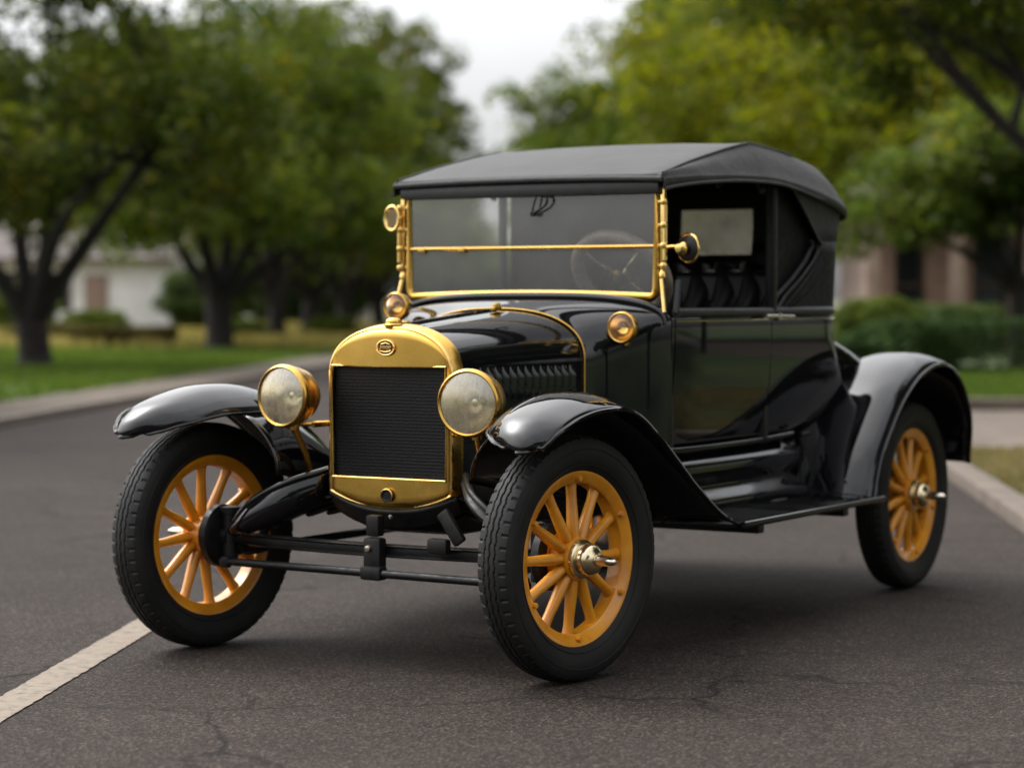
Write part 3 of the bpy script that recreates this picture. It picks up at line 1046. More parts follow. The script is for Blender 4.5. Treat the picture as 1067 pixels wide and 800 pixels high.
# ---- wheels
def tyre_mesh():
    mb = MB()
    seg = 360
    prof = []
    rc, hh, hw = 0.3225, 0.0575, 0.058
    # lateral samples of the tread (flattened crown), then sidewalls down to the bead
    tread = [(-.053 + .106 * k / 36) for k in range(37)]
    rows = []
    for k in range(seg):
        a = 2 * PI * k / seg
        ph = (k % 6) / 6.0
        tri = abs(ph * 2 - 1)
        row = []
        for y, r_ in [(.028, .266), (.040, .270), (.052, .285), (.0605, .305), (.0640, .325), (.0630, .343), (.0595, .358)]:
            if abs(y - .0545) < 1e-4:
                r_ += 0.0
            row.append((r_, y))
        for y in reversed(tread):
            crown = WR - 0.011 * (abs(y) / .053) ** 2.4
            g = 0
            zz = (tri - .5) * .0045
            if abs(y - zz) < .0025 or abs(abs(y) - .020 - zz) < .0025:
                g = 1
            if abs(y) > .034 and (k + (3 if y > 0 else 0)) % 6 in (0,):
                g = 1
            row.append((crown - .0045 * g, y))
        for y, r_ in [(-.0595, .358), (-.0630, .343), (-.0640, .325), (-.0605, .305), (-.052, .285), (-.040, .270), (-.028, .266)]:
            row.append((r_, y))
        rows.append([(r_ * math.cos(a), y, r_ * math.sin(a)) for r_, y in row])
    mb.grid(rows, cu=True, cv=False)
    # raised bead rings on the sidewalls
    for y in (.0535, -.0535):
        mb.tube([(.288 * math.cos(t), y, .288 * math.sin(t)) for t in [2 * PI * q / 72 for q in range(72)]], .0022, 6, True)
    for y in (.0640, -.0640):
        mb.tube([(.338 * math.cos(t), y * .985, .338 * math.sin(t)) for t in [2 * PI * q / 72 for q in range(72)]], .0022, 6, True)
    return mb


def make_wheel():
    mb = MB()
    # demountable steel rim and wooden felloe
    mb.lathe([(.270, .040), (.274, .037), (.273, .032), (.264, .028), (.260, .012), (.260, -.012), (.264, -.028), (.273, -.032), (.274, -.037), (.270, -.040),
              (.258, -.039), (.252, -.034), (.238, -.030), (.233, -.024), (.233, .024), (.238, .030), (.252, .034), (.258, .039)], 'y', seg=96, closed=True)
    for q in range(6):       # rim bolts and clamps
        a = 2 * PI * (q + .5) / 6 + .1
        mb.lathe([(0, .048), (.008, .047), (.0095, .043), (.0095, .02)], 'y', (.246 * math.cos(a), 0, .246 * math.sin(a)), 8)
    wh = mb.build('wheel', M['orange'], CAR)
    tyre_mesh().build('tyre', M['rubber'], wh, angle=30)
    for q in range(12):
        a = 2 * PI * q / 12 + .13
        sp = MB()
        n = 9
        rows = []
        for i in range(n):
            f = i / (n - 1)
            rr = .045 + (.2345 - .045) * f
            wt = lerp(f, [0, .12, .35, .8, .93, 1], [.011, .0165, .0185, .0150, .0165, .021])     # half width across
            wy = lerp(f, [0, .2, .8, 1], [.021, .021, .0165, .018])
            yc = .016 * (1 - f)
            rows.append([(rr * math.cos(a) - math.sin(a) * wt * math.cos(t), yc + wy * math.sin(t), rr * math.sin(a) + math.cos(a) * wt * math.cos(t)) for t in [2 * PI * j / 12 for j in range(12)]])
        sp.grid(rows, cv=True)
        sp.build('spoke', M['orange'], wh)
    hb = MB()
    hb.lathe([(0.0, .048), (.052, .047), (.066, .043), (.068, .036), (.064, .030), (.064, -.030), (.075, -.034), (.075, -.042), (0, -.043)], 'y', seg=40)
    for q in range(6):
        a = 2 * PI * q / 6
        hb.lathe([(0, .056), (.006, .055), (.0068, .051), (.0068, .043)], 'y', (.056 * math.cos(a), 0, .056 * math.sin(a)), 6)
    hb.build('hub', M['orange'], wh)
    cp = MB()
    cp.lathe([(.056, .044), (.061, .050), (.060, .056), (.054, .059), (.046, .061), (.050, .068), (.0515, .080), (.048, .093), (.038, .104), (.024, .110), (.016, .111)], 'y', seg=32)
    cap = cp.build('hub_cap', M['hubmetal'], wh)
    st = MB()
    st.lathe([(.018, .100), (.0175, .125), (.0155, .150), (.012, .170), (.007, .181), (0, .184)], 'y', seg=24)
    st.build('axle_nut', M['nickel'], cap)
    return wh


wheel0 = make_wheel()
def copy_wheel(src):
    c = src.copy()
    COL.objects.link(c)
    c.parent = CAR
    for ch in list(src.children):
        d = ch.copy()
        COL.objects.link(d)
        d.parent = c
        for g in list(ch.children):
            e = g.copy()
            COL.objects.link(e)
            e.parent = d
    return c
wheels = [wheel0] + [copy_wheel(wheel0) for _ in range(3)]
for wh, (x, y, rz, spin) in zip(wheels, [(0, TR / 2, R(-9), .1), (0, -TR / 2, R(180 - 8), 1.1), (-WB, TR / 2, 0, .35), (-WB, -TR / 2, PI, 2.0)]):
    wh.location = (x, y, WR)
    wh.rotation_euler = (0, spin, rz)
    wh.rotation_mode = 'XYZ'
    q = Matrix.Rotation(rz, 4, 'Z') @ Matrix.Rotation(spin, 4, 'Y')
    wh.rotation_euler = q.to_euler()


# ---- fenders
def sweep_fender(name, path, yc, hw, drop, n=60, m=18, side=1, lip=True, th=0.006):
    """path: ridge (x,z) polyline; yc/hw/drop functions of 0..1 along the path"""
    P = catmull(path, n)
    rows = []
    for i, (x, z) in enumerate(P):
        a = P[max(0, i - 1)]
        b = P[min(n - 1, i + 1)]
        tx, tz = b[0] - a[0], b[1] - a[1]
        L = math.hypot(tx, tz)
        nx, nz_ = -tz / L, tx / L
        if nz_ < 0 and abs(tx) > abs(tz):
            nx, nz_ = -nx, -nz_
        f = i / (n - 1)
        row = []
        for j in range(m):
            s = -1 + 2 * j / (m - 1)
            d = drop(f, s)
            # path runs front to back (x falls): outward normal is (tz,-tx)
            ox, oz = tz / L, -tx / L
            row.append((x - ox * d, side * (yc(f) + hw(f) * s), z - oz * d))
        rows.append(row)
    mb = MB()
    mb.grid(rows)
    o = mb.build(name, M['paint'], CAR, angle=60, solid=th)
    if lip:
        e = MB()
        e.tube([Vector(r_[-1]) for r_ in rows] , .0075, 8)
        e.tube([Vector(r_[0]) for r_ in rows], .006, 8)
        e.tube([Vector(p) for p in rows[0]], .0075, 8)
        e.build('bead', M['paint'], o)
    return o, rows


FF = [(.375, .726), (.375, .750), (.352, .788), (.295, .830), (.185, .867), (.06, .889), (-.09, .887), (-.22, .855), (-.36, .785), (-.5, .690), (-.64, .590), (-.78, .495), (-.90, .438), (-1.02, .418)]
def ff_hw(f):
    return lerp(f, [0, .03, .08, .16, .26, .45, 1], [.022, .046, .068, .103, .145, .182, .155])
def ff_yc(f):
    return lerp(f, [0, .1, .3, .6, 1], [.755, .740, .695, .668, .695])
def ff_drop(f, s):
    k = lerp(f, [0, .1, .4, .75, 1], [.03, .042, .052, .045, .004] if s > 0 else [.03, .050, .095, .075, .004])
    return k * (abs(s) ** 2.3)
for sd_ in (1, -1):
    o, rows = sweep_fender('front_fender', FF, ff_yc, ff_hw, ff_drop, side=sd_)
    # inner skirt falling from the fender to the chassis rail
    sk = MB()
    g = []
    for i, r_ in enumerate(rows):
        x, y, z = r_[0]
        if x > .06 or i > 50:
            continue
        zb = lerp(x, [-.9, -.6, -.25, .05, .3], [.46, .50, .545, .60, .72])
        zb = min(zb, z - .012)
        yb = sd_ * lerp(x, [-.9, -.3, .1, .32], [.44, .385, .37, .44])
        line = []
        for q in range(9):
            t = q / 8
            tt = t ** 0.8
            bul = .03 * math.sin(PI * t)
            line.append((x, y + (yb - y) * tt - sd_ * bul, z + (zb - z) * t + .0))
        g.append(line)
    sk.grid(g)
    skirt = sk.build('skirt', M['paint'], o, solid=.004, angle=60)
    skirt.parent = o

# rear fenders
RF = [(-2.04, .425), (-2.07, .50), (-2.125, .60), (-2.21, .69), (-2.335, .800), (-2.46, .877), (-2.60, .934), (-2.76, .962), (-2.92, .944), (-3.06, .87), (-3.16, .755), (-3.215, .62), (-3.23, .49)]
for sd_ in (1, -1):
    sweep_fender('rear_fender', RF, lambda f: .675, lambda f: .178 - .02 * sstep(.85, 1, f),
                 lambda f, s: .045 * abs(s) ** 2.6 * (1 - .2 * f) + .012 * max(0, s - .85) / .15, side=sd_)

# ---- running boards and splash aprons
for sd_ in (1, -1):
    mb = MB()
    mb.box((-1.55, sd_ * .705, .409), (1.24, .30, .022), .006)
    for q in range(9):
        mb.box((-1.55, sd_ * (.60 + .026 * q), .4215), (1.16, .009, .004), .0015)
    o = mb.build('running_board', M['paint'], CAR)
    mb = MB()
    mb.tube([(-.93, sd_ * .858, .412), (-2.17, sd_ * .858, .412)], .013, 10)
    mb.build('edge_trim', M['paint'], o)
    mb = MB()
    for bx in (-1.2, -1.95):
        mb = MB()
        mb.box((bx, sd_ * .55, .375), (.05, .50, .035), .006)
        mb.box((bx, sd_ * .42, .42), (.06, .06, .12), .01)
        mb.build('bracket', M['frame'], o)
    mb = MB()
    prof = [(.530, .655), (.536, .640), (.543, .625), (.567, .598), (.574, .585), (.574, .560), (.563, .530), (.557, .512), (.562, .496), (.590, .464), (.596, .450), (.596, .424)]
    prof = catmull(prof, 40)
    mb.grid([[(x, sd_ * p[0], p[1]) for p in prof] for x in np.linspace(-.86, -2.14, 14)])
    mb.build('splash_apron', M['paint'], CAR, solid=.004, angle=50)
    # upright plate between apron and rear fender with its small brass catch
    mb = MB()
    mb.poly_extrude([(-2.02, sd_ * .565, .425), (-2.02, sd_ * .565, .66), (-2.16, sd_ * .57, .70), (-2.20, sd_ * .58, .60), (-2.10, sd_ * .60, .425)], (0, sd_ * .012, 0))
    pl = mb.build('fender_plate', M['paint'], CAR, smooth=False)
    mb = MB()
    mb.tube([(-2.0, sd_ * .592, .655), (-2.06, sd_ * .596, .66)], .008, 8)
    mb.tube([(-2.03, sd_ * .592, .655), (-2.03, sd_ * .592, .46)], .0025, 6)
    mb.build('catch', M['frame'], pl)

# ---- chassis
mb = MB()
for sd_ in (1, -1):
    mb.box((-1.62, sd_ * .35, .555), (2.95, .05, .085), .008)
for x in (-.2, -.9, -1.8, -2.7, -3.05):
    mb.box((x, 0, .555), (.05, .69, .07), .008)
mb.box((-1.72, 0, .625), (1.5, 1.06, .03), .005)  # floor pan put in to block light leaks through the body
mb.box((-.58, 0, .49), (.72, .66, .02), .004)  # unseen pan added to darken the shadow under the car
mb.box((-2.86, 0, .612), (.86, .86, .02), .004)  # unseen pan under the deck, added to deepen the underside shadow
mb.build('chassis_frame', M['frame'], CAR)
mb = MB()
mb.box((-.55, 0, .56), (.75, .42, .32), .06)
mb.lathe([(.02, -.02), (.09, 0), (.10, .1), (.12, .35)], 'x', (-1.3, 0, .5), 20)
mb.tube([(-1.2, 0, .48), (-2.7, 0, .39)], .035, 12)
mb.build('engine', M['frame'], CAR)
# rear axle
mb = MB()
mb.tube([(-WB, -.66, WR), (-WB, .66, WR)], .035, 12)
mb.lathe([(.03, -.13), (.10, -.08), (.135, 0), (.10, .08), (.03, .13)], 'y', (-WB, 0, WR), 24)
for sd_ in (1, -1):
    mb.lathe([(.04, .0), (.135, .005), (.14, .01), (.14, .06), (.04, .062)], 'y', (-WB, sd_ * .6 - .03, WR), 28)
mb.tube(catmull([(-WB - .02, -.52, .44), (-WB - .02, 0, .62), (-WB - .02, .52, .44)], 16), .024, 8, flat=(1.2, .8))
mb.build('rear_axle', M['frame'], CAR)
mb = MB()
mb.tube(catmull([(-.6, -.2, .40), (-1.2, -.28, .36), (-2.2, -.3, .36), (-3.0, -.3, .37)], 18), .022, 10)
mb.tube([(-1.6, -.3, .36), (-2.1, -.3, .36)], .06, 14)
mb.build('exhaust', M['frame'], CAR)

# front axle group
mb = MB()
ax = [(0, -.60, .39), (0, -.56, .378), (0, -.45, .370), (0, -.2, .366), (0, 0, .365), (0, .2, .366), (0, .45, .370), (0, .56, .378), (0, .60, .39)]
P = catmull(ax, 30)
for dz in (.016, -.016):
    mb.tube([(p[0], p[1], p[2] + dz) for p in P], .016, 6, flat=(1.2, .4))
mb.tube(P, .016, 6, flat=(.4, 1.0))
for sd_ in (1, -1):       # kingpins, steering knuckles, drums
    mb.tube([(0, sd_ * .605, .30), (0, sd_ * .605, .46)], .028, 12)
    mb.lathe([(0, -.012), (.036, -.01), (.036, .01), (0, .012)], 'z', (0, sd_ * .605, .468), 14)
    mb.tube([(0, sd_ * .60, .38), (0, sd_ * .69, .38)], .035, 12)
    mb.lathe([(.03, 0), (.095, .004), (.105, .012), (.105, .036), (.085, .044), (.03, .045)], 'y', (0, sd_ * .645 - .022, .38), 32)
    mb.tube(catmull([(0, sd_ * .61, .33), (-.08, sd_ * .585, .325), (-.16, sd_ * .56, .335)], 8), .017, 8)
axle = mb.build('front_axle', M['frame'], CAR)
mb = MB()
mb.tube([(.055, -.60, .300), (.055, .60, .292)], .0135, 10)
for y in (-.58, .58):
    mb.lathe([(0, -.022), (.017, -.018), (.021, 0), (.017, .018), (0, .022)], 'z', (.055, y, .298), 14)
mb.build('tie_rod', M['frame'], axle)
mb = MB()
mb.box((.035, .01, .352), (.045, .066, .115), .012)
mb.box((.05, .015, .296), (.05, .08, .045), .012)
mb.box((.012, -.005, .445), (.04, .05, .07), .01)
cb = mb.build('centre_bracket', M['frame'], axle)
mb = MB()
mb.lathe([(0, .007), (.009, .005), (.0115, 0), (.0115, -.01)], 'x', (.061, .0, .375), 12)
mb.build('bolt', M['nickel'], cb)
# arched transverse spring (leaves stepped)
mb = MB()
for q in range(5):
    e = .56 - .085 * q
    top = .565 - .018 * q
    pts = [(-.02, -e, .445 + (top - .445) * (1 - (e / .56) ** 2)), ]
    pth = []
    for k in range(25):
        y = -e + 2 * e * k / 24
        z = .43 + .14 * (1 - (y / .56) ** 2) - .0165 * q
        pth.append((-.16, y, z - .02))
    mb.tube(pth, .0085, 6, flat=(3.0, 1.0))
sp = mb.build('leaf_spring', M['frame'], axle)
mb = MB()
for sd_ in (1, -1):
    mb.tube([(-.16, sd_ * .56, .41), (-.10, sd_ * .565, .36), (-.02, sd_ * .565, .36)], .018, 10)
    mb.lathe([(0, -.04), (.02, -.04), (.02, .04), (0, .04)], 'x', (-.16, sd_ * .56, .412), 14)
mb.build('shackle', M['frame'], sp)
# broad curved radius plates sweeping from the hubs up to the radiator, as in the picture
for sd_ in (1, -1):
    mb = MB()
    up = catmull([(.05, sd_ * .555, .425), (.06, sd_ * .47, .505), (.02, sd_ * .37, .565), (-.10, sd_ * .27, .61)], 18)
    lo = catmull([(.05, sd_ * .555, .385), (.06, sd_ * .47, .400), (.02, sd_ * .37, .440), (-.10, sd_ * .27, .50)], 18)
    if sd_ > 0:
        lo = [Vector(a).lerp(Vector(b), .45) for a, b in zip(up, lo)]
    rows = []
    for a, b in zip(up, lo):
        a, b = Vector(a), Vector(b)
        rows.append([a.lerp(b, t) + Vector((.03 * math.sin(PI * t), 0, 0)) for t in [k / 6 for k in range(7)]])
    mb.grid(rows)
    mb.tube(up, .012, 8)
    mb.build('dumb_iron', M['paint'] if sd_ < 0 else M['frame'], CAR, solid=.01, angle=50)
# wishbone
mb = MB()
for sd_ in (1, -1):
    mb.tube([(.0, sd_ * .56, .335), (-1.15, sd_ * .03, .42)], .014, 8)
mb.build('wishbone', M['frame'], axle)
# spring shackle hanger right under the lamp
mb = MB()
for sd_ in (1,):
    mb.box((.03, sd_ * .30, .455), (.025, .045, .12), .01, Matrix.Rotation(R(35), 4, 'X'))
    mb.box((.045, sd_ * .262, .395), (.035, .075, .05), .012)
mb.build('hanger', M['frame'], axle)

# ---- radiator
RX = -.06
RWD = .236
def arch_z(y, w_=RWD, zs=.930, zt=1.082, n=2.2):
    return zs + (zt - zs) * max(0, 1 - (abs(y) / w_) ** n) ** (1 / n)
ys = [RWD * math.sin(PI / 2 * k / 24) for k in range(-24, 25)]
mb = MB()
CZ0, CZ1, CY = .592, .958, .222
# upper tank face, crowned, rolling back at its edge
rows = []
for y in ys:
    zt = arch_z(y)
    z0 = CZ1
    row = []
    for k in range(13):
        t = k / 12
        tt = 1 - (1 - t) ** 1.6
        z = z0 + (max(zt, z0 + .0005) - z0) * tt
        e = max(0, (tt - .82) / .18)
        x = RX + .014 * (1 - (y / RWD) ** 2) * (1 - .4 * t) - .016 * e * e - .012 * max(0, (abs(y) / RWD - .9) / .1) ** 2
        row.append((x, y, z))
    rows.append(row)
mb.grid(rows)
# lower tank face
def low_z(y):
    return .497 + .048 * (abs(y) / RWD) ** 2.3
rows = []
for y in ys:
    row = []
    for k in range(9):
        t = k / 8
        z = CZ0 + (low_z(y) - CZ0) * t
        e = max(0, (t - .8) / .2)
        row.append((RX + .010 * (1 - (y / RWD) ** 2) - .012 * e * e - .012 * max(0, (abs(y) / RWD - .9) / .1) ** 2, y, z))
    rows.append(row)
mb.grid(rows)
# side stiles
for sd_ in (1, -1):
    mb.grid([[(RX - .001, sd_ * CY, z), (RX + .001, sd_ * (CY + .004), z), (RX - .003, sd_ * (RWD - .003), z), (RX - .012, sd_ * RWD, z)] for z in np.linspace(CZ0, CZ1, 8)])
# outline of the shell, extruded back and flaring a little
outl = [(RWD, z) for z in np.linspace(.545, .925, 12)] + [(y, arch_z(y)) for y in reversed(ys)] + [(-RWD, z) for z in np.linspace(.925, .545, 12)]
low = [(y, low_z(y)) for y in ys]
full = outl + low[1:-1]
rows = []
for x, k, dz in ((RX - .012, 1.0, 0), (RX - .018, 1.012, .002), (RX - .034, 1.034, .005), (RX - .052, 1.050, .007), (RX - .060, 1.052, .007), (RX - .062, 1.03, .003)):
    rows.append([(x, y * k, .75 + (z - .75) * (1 + (k - 1) * .45) + (dz if z > .9 else 0)) for y, z in full])
mb.grid(rows, cv=True)
rad = mb.build('radiator_shell', M['brass'], CAR, angle=50)
mb = MB()
mb.tube([(RX + .001, y, z) for y, z in [(-CY, CZ0), (CY, CZ0), (CY, CZ1), (-CY, CZ1)]], .0055, 8, True)
mb.tube([(RX - .010, y, z) for y, z in full], .0065, 8, True)
mb.build('moulding', M['brass_bright'], rad)
mb = MB()
mb.box((RX - .03, 0, (CZ0 + CZ1) / 2), (.036, CY * 2 + .004, CZ1 - CZ0 + .004))
mb.build('radiator_core', M['core'], rad, smooth=False)
# oval badge with gilt rim and tiny raised gilt marks
def oval(cx, cy, cz, a, b, n=40):
    return [(cx, cy + a * math.cos(t), cz + b * math.sin(t)) for t in [2 * PI * k / n for k in range(n)]]
mb = MB()
mb.poly_extrude(oval(RX + .009, .0, 1.018, .034, .024), (.008, 0, 0))
bad = mb.build('badge', M['badge_red'], rad)
mb = MB()
mb.tube(oval(RX + .017, .0, 1.018, .034, .024), .0032, 8, True)
rn = random.Random(4)
for k in range(7):
    y = -.019 + .0063 * k
    h_ = .006 if k % 2 else .0085
    mb.tube(catmull([(RX + .0185, y - .002, 1.018 - h_ * .6), (RX + .0185, y + .002, 1.019), (RX + .0185, y - .001, 1.018 + h_ * .7)], 6), .0016, 6)
mb.tube(catmull([(RX + .0185, -.022, 1.008), (RX + .0185, 0, 1.0045), (RX + .0185, .022, 1.009)], 10), .0016, 6)
mb.tube(catmull([(RX + .0185, -.016, 1.029), (RX + .0185, 0, 1.0335), (RX + .0185, .016, 1.029)], 10), .0018, 6)
mb.build('badge_relief', M['brass_bright'], bad)
mb = MB()
mb.lathe([(.030, -.004), (.031, .006), (.027, .010), (.028, .014), (.025, .021), (.015, .027), (0, .029)], 'z', (RX - .03, 0, 1.087), 24)
mb.build('filler_cap', M['brass'], rad)
mb = MB()
mb.lathe([(0, .012), (.014, .012), (.017, .016), (.021, .016), (.022, .008), (.022, -.004)], 'x', (RX + .008, .005, .538), 28)
pg = mb.build('crank_plug', M['frame'], rad)
mb = MB()
mb.tube([(RX + .020, .005 + .021 * math.cos(t), .538 + .021 * math.sin(t)) for t in [2 * PI * k / 28 for k in range(28)]], .003, 8, True)
mb.build('plug_ring', M['brass_bright'], pg)
# black valance below the shell
mb = MB()
rows = []
for y in np.linspace(-.245, .245, 29):
    zt = low_z(min(RWD, abs(y))) - .004
    zb = .428 + .060 * (abs(y) / .245) ** 2.2
    rows.append([(RX - .004 - .035 * t - .02 * (y / .245) ** 2, y, zt + (zb - zt) * t) for t in [k / 6 for k in range(7)]])
mb.grid(rows)
val = mb.build('valance', M['frame'], CAR, solid=.012)
mb = MB()
mb.lathe([(0, .010), (.007, .009), (.010, .004), (.010, -.004)], 'x', (RX - .010, .005, .468), 14)
mb.build('valance_stud', M['nickel'], val)

# ---- hood and cowl: lofted arches
def arch_section(x, w_, zb, zs, zt, n=2.4, m=40):
    pts = [(x, w_, zb + (zs - zb) * k / 6) for k in range(6)]
    for k in range(m + 1):
        t = PI * k / m
        c, s = math.cos(t), math.sin(t)
        pts.append((x, w_ * math.copysign(abs(c) ** (2 / n), c), zs + (zt - zs) * abs(s) ** (2 / n)))
    pts += [(x, -w_, zb + (zs - zb) * (5 - k) / 6) for k in range(6)]
    return pts

HX0, HX1 = RX - .058, -.722
rows = []
for k in range(17):
    f = k / 16
    x = HX0 + (HX1 - HX0) * f
    w_ = .246 + (.352 - .246) * (f ** 1.15)
    rows.append(arch_section(x, w_, .80, .945 + .012 * f, 1.083 + .055 * f ** .9, 2.3 + .1 * f))
mb = MB()
mb.grid(rows)
# raised louvres pressed into both sides
for sd_ in (1, -1):
    for q in range(14):
        f = .10 + .80 * q / 13
        x = HX0 + (HX1 - HX0) * f
        w_ = .246 + (.352 - .246) * (f ** 1.15)
        pr = []
        for a in range(9):
            t = a / 8
            z = .845 + .108 * t
            hgt = min(1, 4 * t, 4 * (1 - t)) ** .6
            pr.append([(x + .012, sd_ * (w_ - .003), z), (x + .006, sd_ * (w_ + .004 * hgt), z), (x - .004, sd_ * (w_ + .011 * hgt), z), (x - .012, sd_ * (w_ + .013 * hgt), z), (x - .014, sd_ * (w_ - .002), z)])
        mb.grid(pr)
hood = mb.build('hood', M['paint'], CAR, angle=45)
mb = MB()
mb.tube([(HX0 - .003, 0, 1.087), (HX1, 0, 1.142)], .006, 8)
mb.build('hinge_rod', M['paint'], hood)
mb = MB()
mb.lathe([(0, -.03), (.012, -.026), (.016, 0), (.012, .026), (0, .03)], 'x', (HX0 - .015, .015, 1.092), 14)
mb.box((HX0 - .03, .03, 1.088), (.07, .02, .008), .003)
mb.build('hinge_end', M['brass'], hood)
mb = MB()
mb.box((HX1 + .07, .045, 1.142), (.05, .022, .014), .005)
mb.lathe([(0, -.012), (.012, -.01), (.014, 0), (.012, .01), (0, .012)], 'z', (HX1 + .07, .05, 1.152), 14)
mb.build('hood_catch', M['brass'], hood)
# side latch
mb = MB()
for sd_ in (1, -1):
    mb.box((-.66, sd_ * .352, .845), (.02, .012, .05), .003)
mb.build('side_latch', M['frame'], hood)

WSX = -.955          # windshield plane
rows = []
CX0 = HX1 - .006
for k in range(21):
    f = k / 20
    x = CX0 + (WSX + .0 - CX0) * f
    e = f * f * (3 - 2 * f)
    w_ = .356 + (.572 - .356) * (.35 * f + .65 * e)
    zt = 1.143 + .038 * f + .006 * math.sin(PI * f)
    zs = .965 + (1.085 - .965) * e
    zb = .80 - .12 * e
    rows.append(arch_section(x, w_, zb, zs, zt, 2.4 + .5 * f))
mb = MB()
mb.grid(rows)
cowl = mb.build('cowl', M['paint'], CAR, angle=50)
mb = MB()
sec = [Vector(p) for p in arch_section(CX0 + .004, .357, .80, .966, 1.1435, 2.4)]
mb.tube(sec, .0030, 8)
mb.build('cowl_bead', M['brass'], cowl)
# cowl side panel down to the door line, and the moulding under the windshield
mb = MB()
sec = arch_section(WSX + .022, .560, 1.09, 1.085, 1.188, 2.9)
mb.tube([Vector(p) for p in sec[6:-6]], .012, 8)
mb.build('windshield_base', M['paint'], cowl)
mb = MB()
mb.poly_extrude([(WSX - .03, y, z) for (_, y, z) in arch_section(0, .54, .66, 1.06, 1.165, 2.9)], (-.02, 0, 0))
mb.build('dashboard', M['dark'], cowl, smooth=False)


# ---- body sides, doors, rear
def side_prof(z):
    """half width of the body at height z"""
    return lerp(z, [.64, .68, .74, .84, .98, 1.09, 1.115], [.535, .552, .568, .582, .592, .594, .592])
ZS = [.645, .66, .68, .71, .75, .80, .86, .92, .98, 1.03, 1.07, 1.10, 1.112]
def side_panel(name, xa, xb, sd_, parent, mat=None, flare=0.0):
    mb = MB()
    n = 10
    rows = []
    for i in range(n + 1):
        row = []
        for z in ZS:
            x0 = xa + lerp(z, [.645, .85, 1.112], [.035 if flare else 0, .008 if flare else 0, 0])
            x = x0 + (xb - x0) * i / n
            row.append((x, sd_ * (side_prof(z) - .02 * sstep(-1.1, -.93, x)), z))
        rows.append(row)
    mb.grid(rows)
    return mb.build(name, mat or M['paint'], parent, solid=.0, angle=60)
for sd_ in (1, -1):
    side_panel('scuttle_side', WSX + .002, -.968, sd_, CAR, flare=0)
    d = side_panel('door', -.974, -1.722, sd_, CAR)
    # door top roll
    mb = MB()
    mb.tube([(-.975, sd_ * .577, 1.128), (-1.05, sd_ * .582, 1.128), (-1.722, sd_ * .588, 1.128)], .018, 10)
    mb.tube([(-.978, sd_ * .577, 1.128), (-.985, sd_ * .577, 1.18), (-1.0, sd_ * .575, 1.24)], .012, 8)
    mb.build('top_roll', M['leather'], d)
    mb = MB()
    mb.tube([(-.97, sd_ * .581, 1.1), (-1.1, sd_ * .599, 1.1), (-1.722, sd_ * .600, 1.1)], .0038, 8)
    mb.build('belt_trim', M['nickel'], d)
    mb = MB()
    mb.tube([(-1.70, sd_ * .625, 1.112), (-1.60, sd_ * .627, 1.112)], .0085, 10, flat=(1, 1))
    mb.tube([(-1.70, sd_ * .625, 1.112), (-1.86, sd_ * .622, 1.110)], .0065, 10)
    mb.lathe([(0, -.016), (.015, -.012), (.017, 0), (.015, .012), (0, .016)], 'y', (-1.715, sd_ * .62, 1.112), 14)
    mb.box((-1.74, sd_ * .606, 1.112), (.06, .02, .022), .005)
    mb.build('handle', M['nickel'], d)
    # inner door lining and dark gap strip
    mb = MB()
    mb.box((-1.345, sd_ * .545, .89), (.80, .012, .44), .004)
    mb.build('lining', M['dark'], d)
    # sill moulding under the door
    mb = MB()
    mb.tube(catmull([(-.88, sd_ * .555, .668), (-1.0, sd_ * .56, .650), (-1.6, sd_ * .562, .650), (-1.98, sd_ * .56, .660)], 18), .012, 10)
    mb.build('sill', M['paint'], CAR)
    # jambs closing the seams
    mb = MB()
    mb.box((-.971, sd_ * .54, .88), (.03, .05, .46), .004)
    mb.box((-1.725, sd_ * .548, .88), (.03, .05, .46), .004)
    mb.build('door_jamb', M['dark'], CAR)

# rear quarter wrapping round the back, flaring out to the deck
def rear_row(z, n=26):
    hw = side_prof(z)
    xr = -2.44 - .10 * max(0, (1.06 - z) / .1) ** 1.4 * .5
    xr = max(xr, -2.62)
    rad_ = .19
    pts = []
    for i in range(n // 2):
        pts.append((-1.728 + (xr + rad_ + 1.728) * i / (n // 2), hw, z))
    for i in range(13):
        a = PI / 2 * i / 12
        pts.append((xr + rad_ - rad_ * math.sin(a), hw - rad_ + rad_ * math.cos(a), z))
    half = pts[:]
    return half + [(x, -y, zz) for x, y, zz in reversed(half)]
mb = MB()
mb.grid([rear_row(z) for z in ZS])
rq = mb.build('rear_body', M['paint'], CAR, angle=60)
mb = MB()
mb.tube([Vector((x, y * .985, 1.13)) for x, y, z in rear_row(1.10)], .018, 10)
mb.build('top_roll', M['leather'], rq)
mb = MB()
mb.tube([Vector((x, y * 1.012, 1.10)) for x, y, z in rear_row(1.10)], .0038, 8)
mb.build('belt_trim', M['nickel'], rq)
# deck behind the cab
rows = []
for x, zt, hw in [(-2.34, 1.098, .54), (-2.43, 1.085, .582), (-2.52, 1.055, .602), (-2.62, 1.018, .606), (-2.74, .98, .592), (-2.9, .93, .54), (-3.1, .88, .52), (-3.25, .80, .49), (-3.32, .70, .46), (-3.33, .62, .45)]:
    rows.append(arch_section(x, hw, .60, .60 + (zt - .60) * .55, zt, 3.2))
mb = MB()
mb.grid(rows)
last = rows[-1]
mb.add(last, [tuple(range(len(last)))])
mb.build('rear_deck', M['paint'], CAR, angle=50)

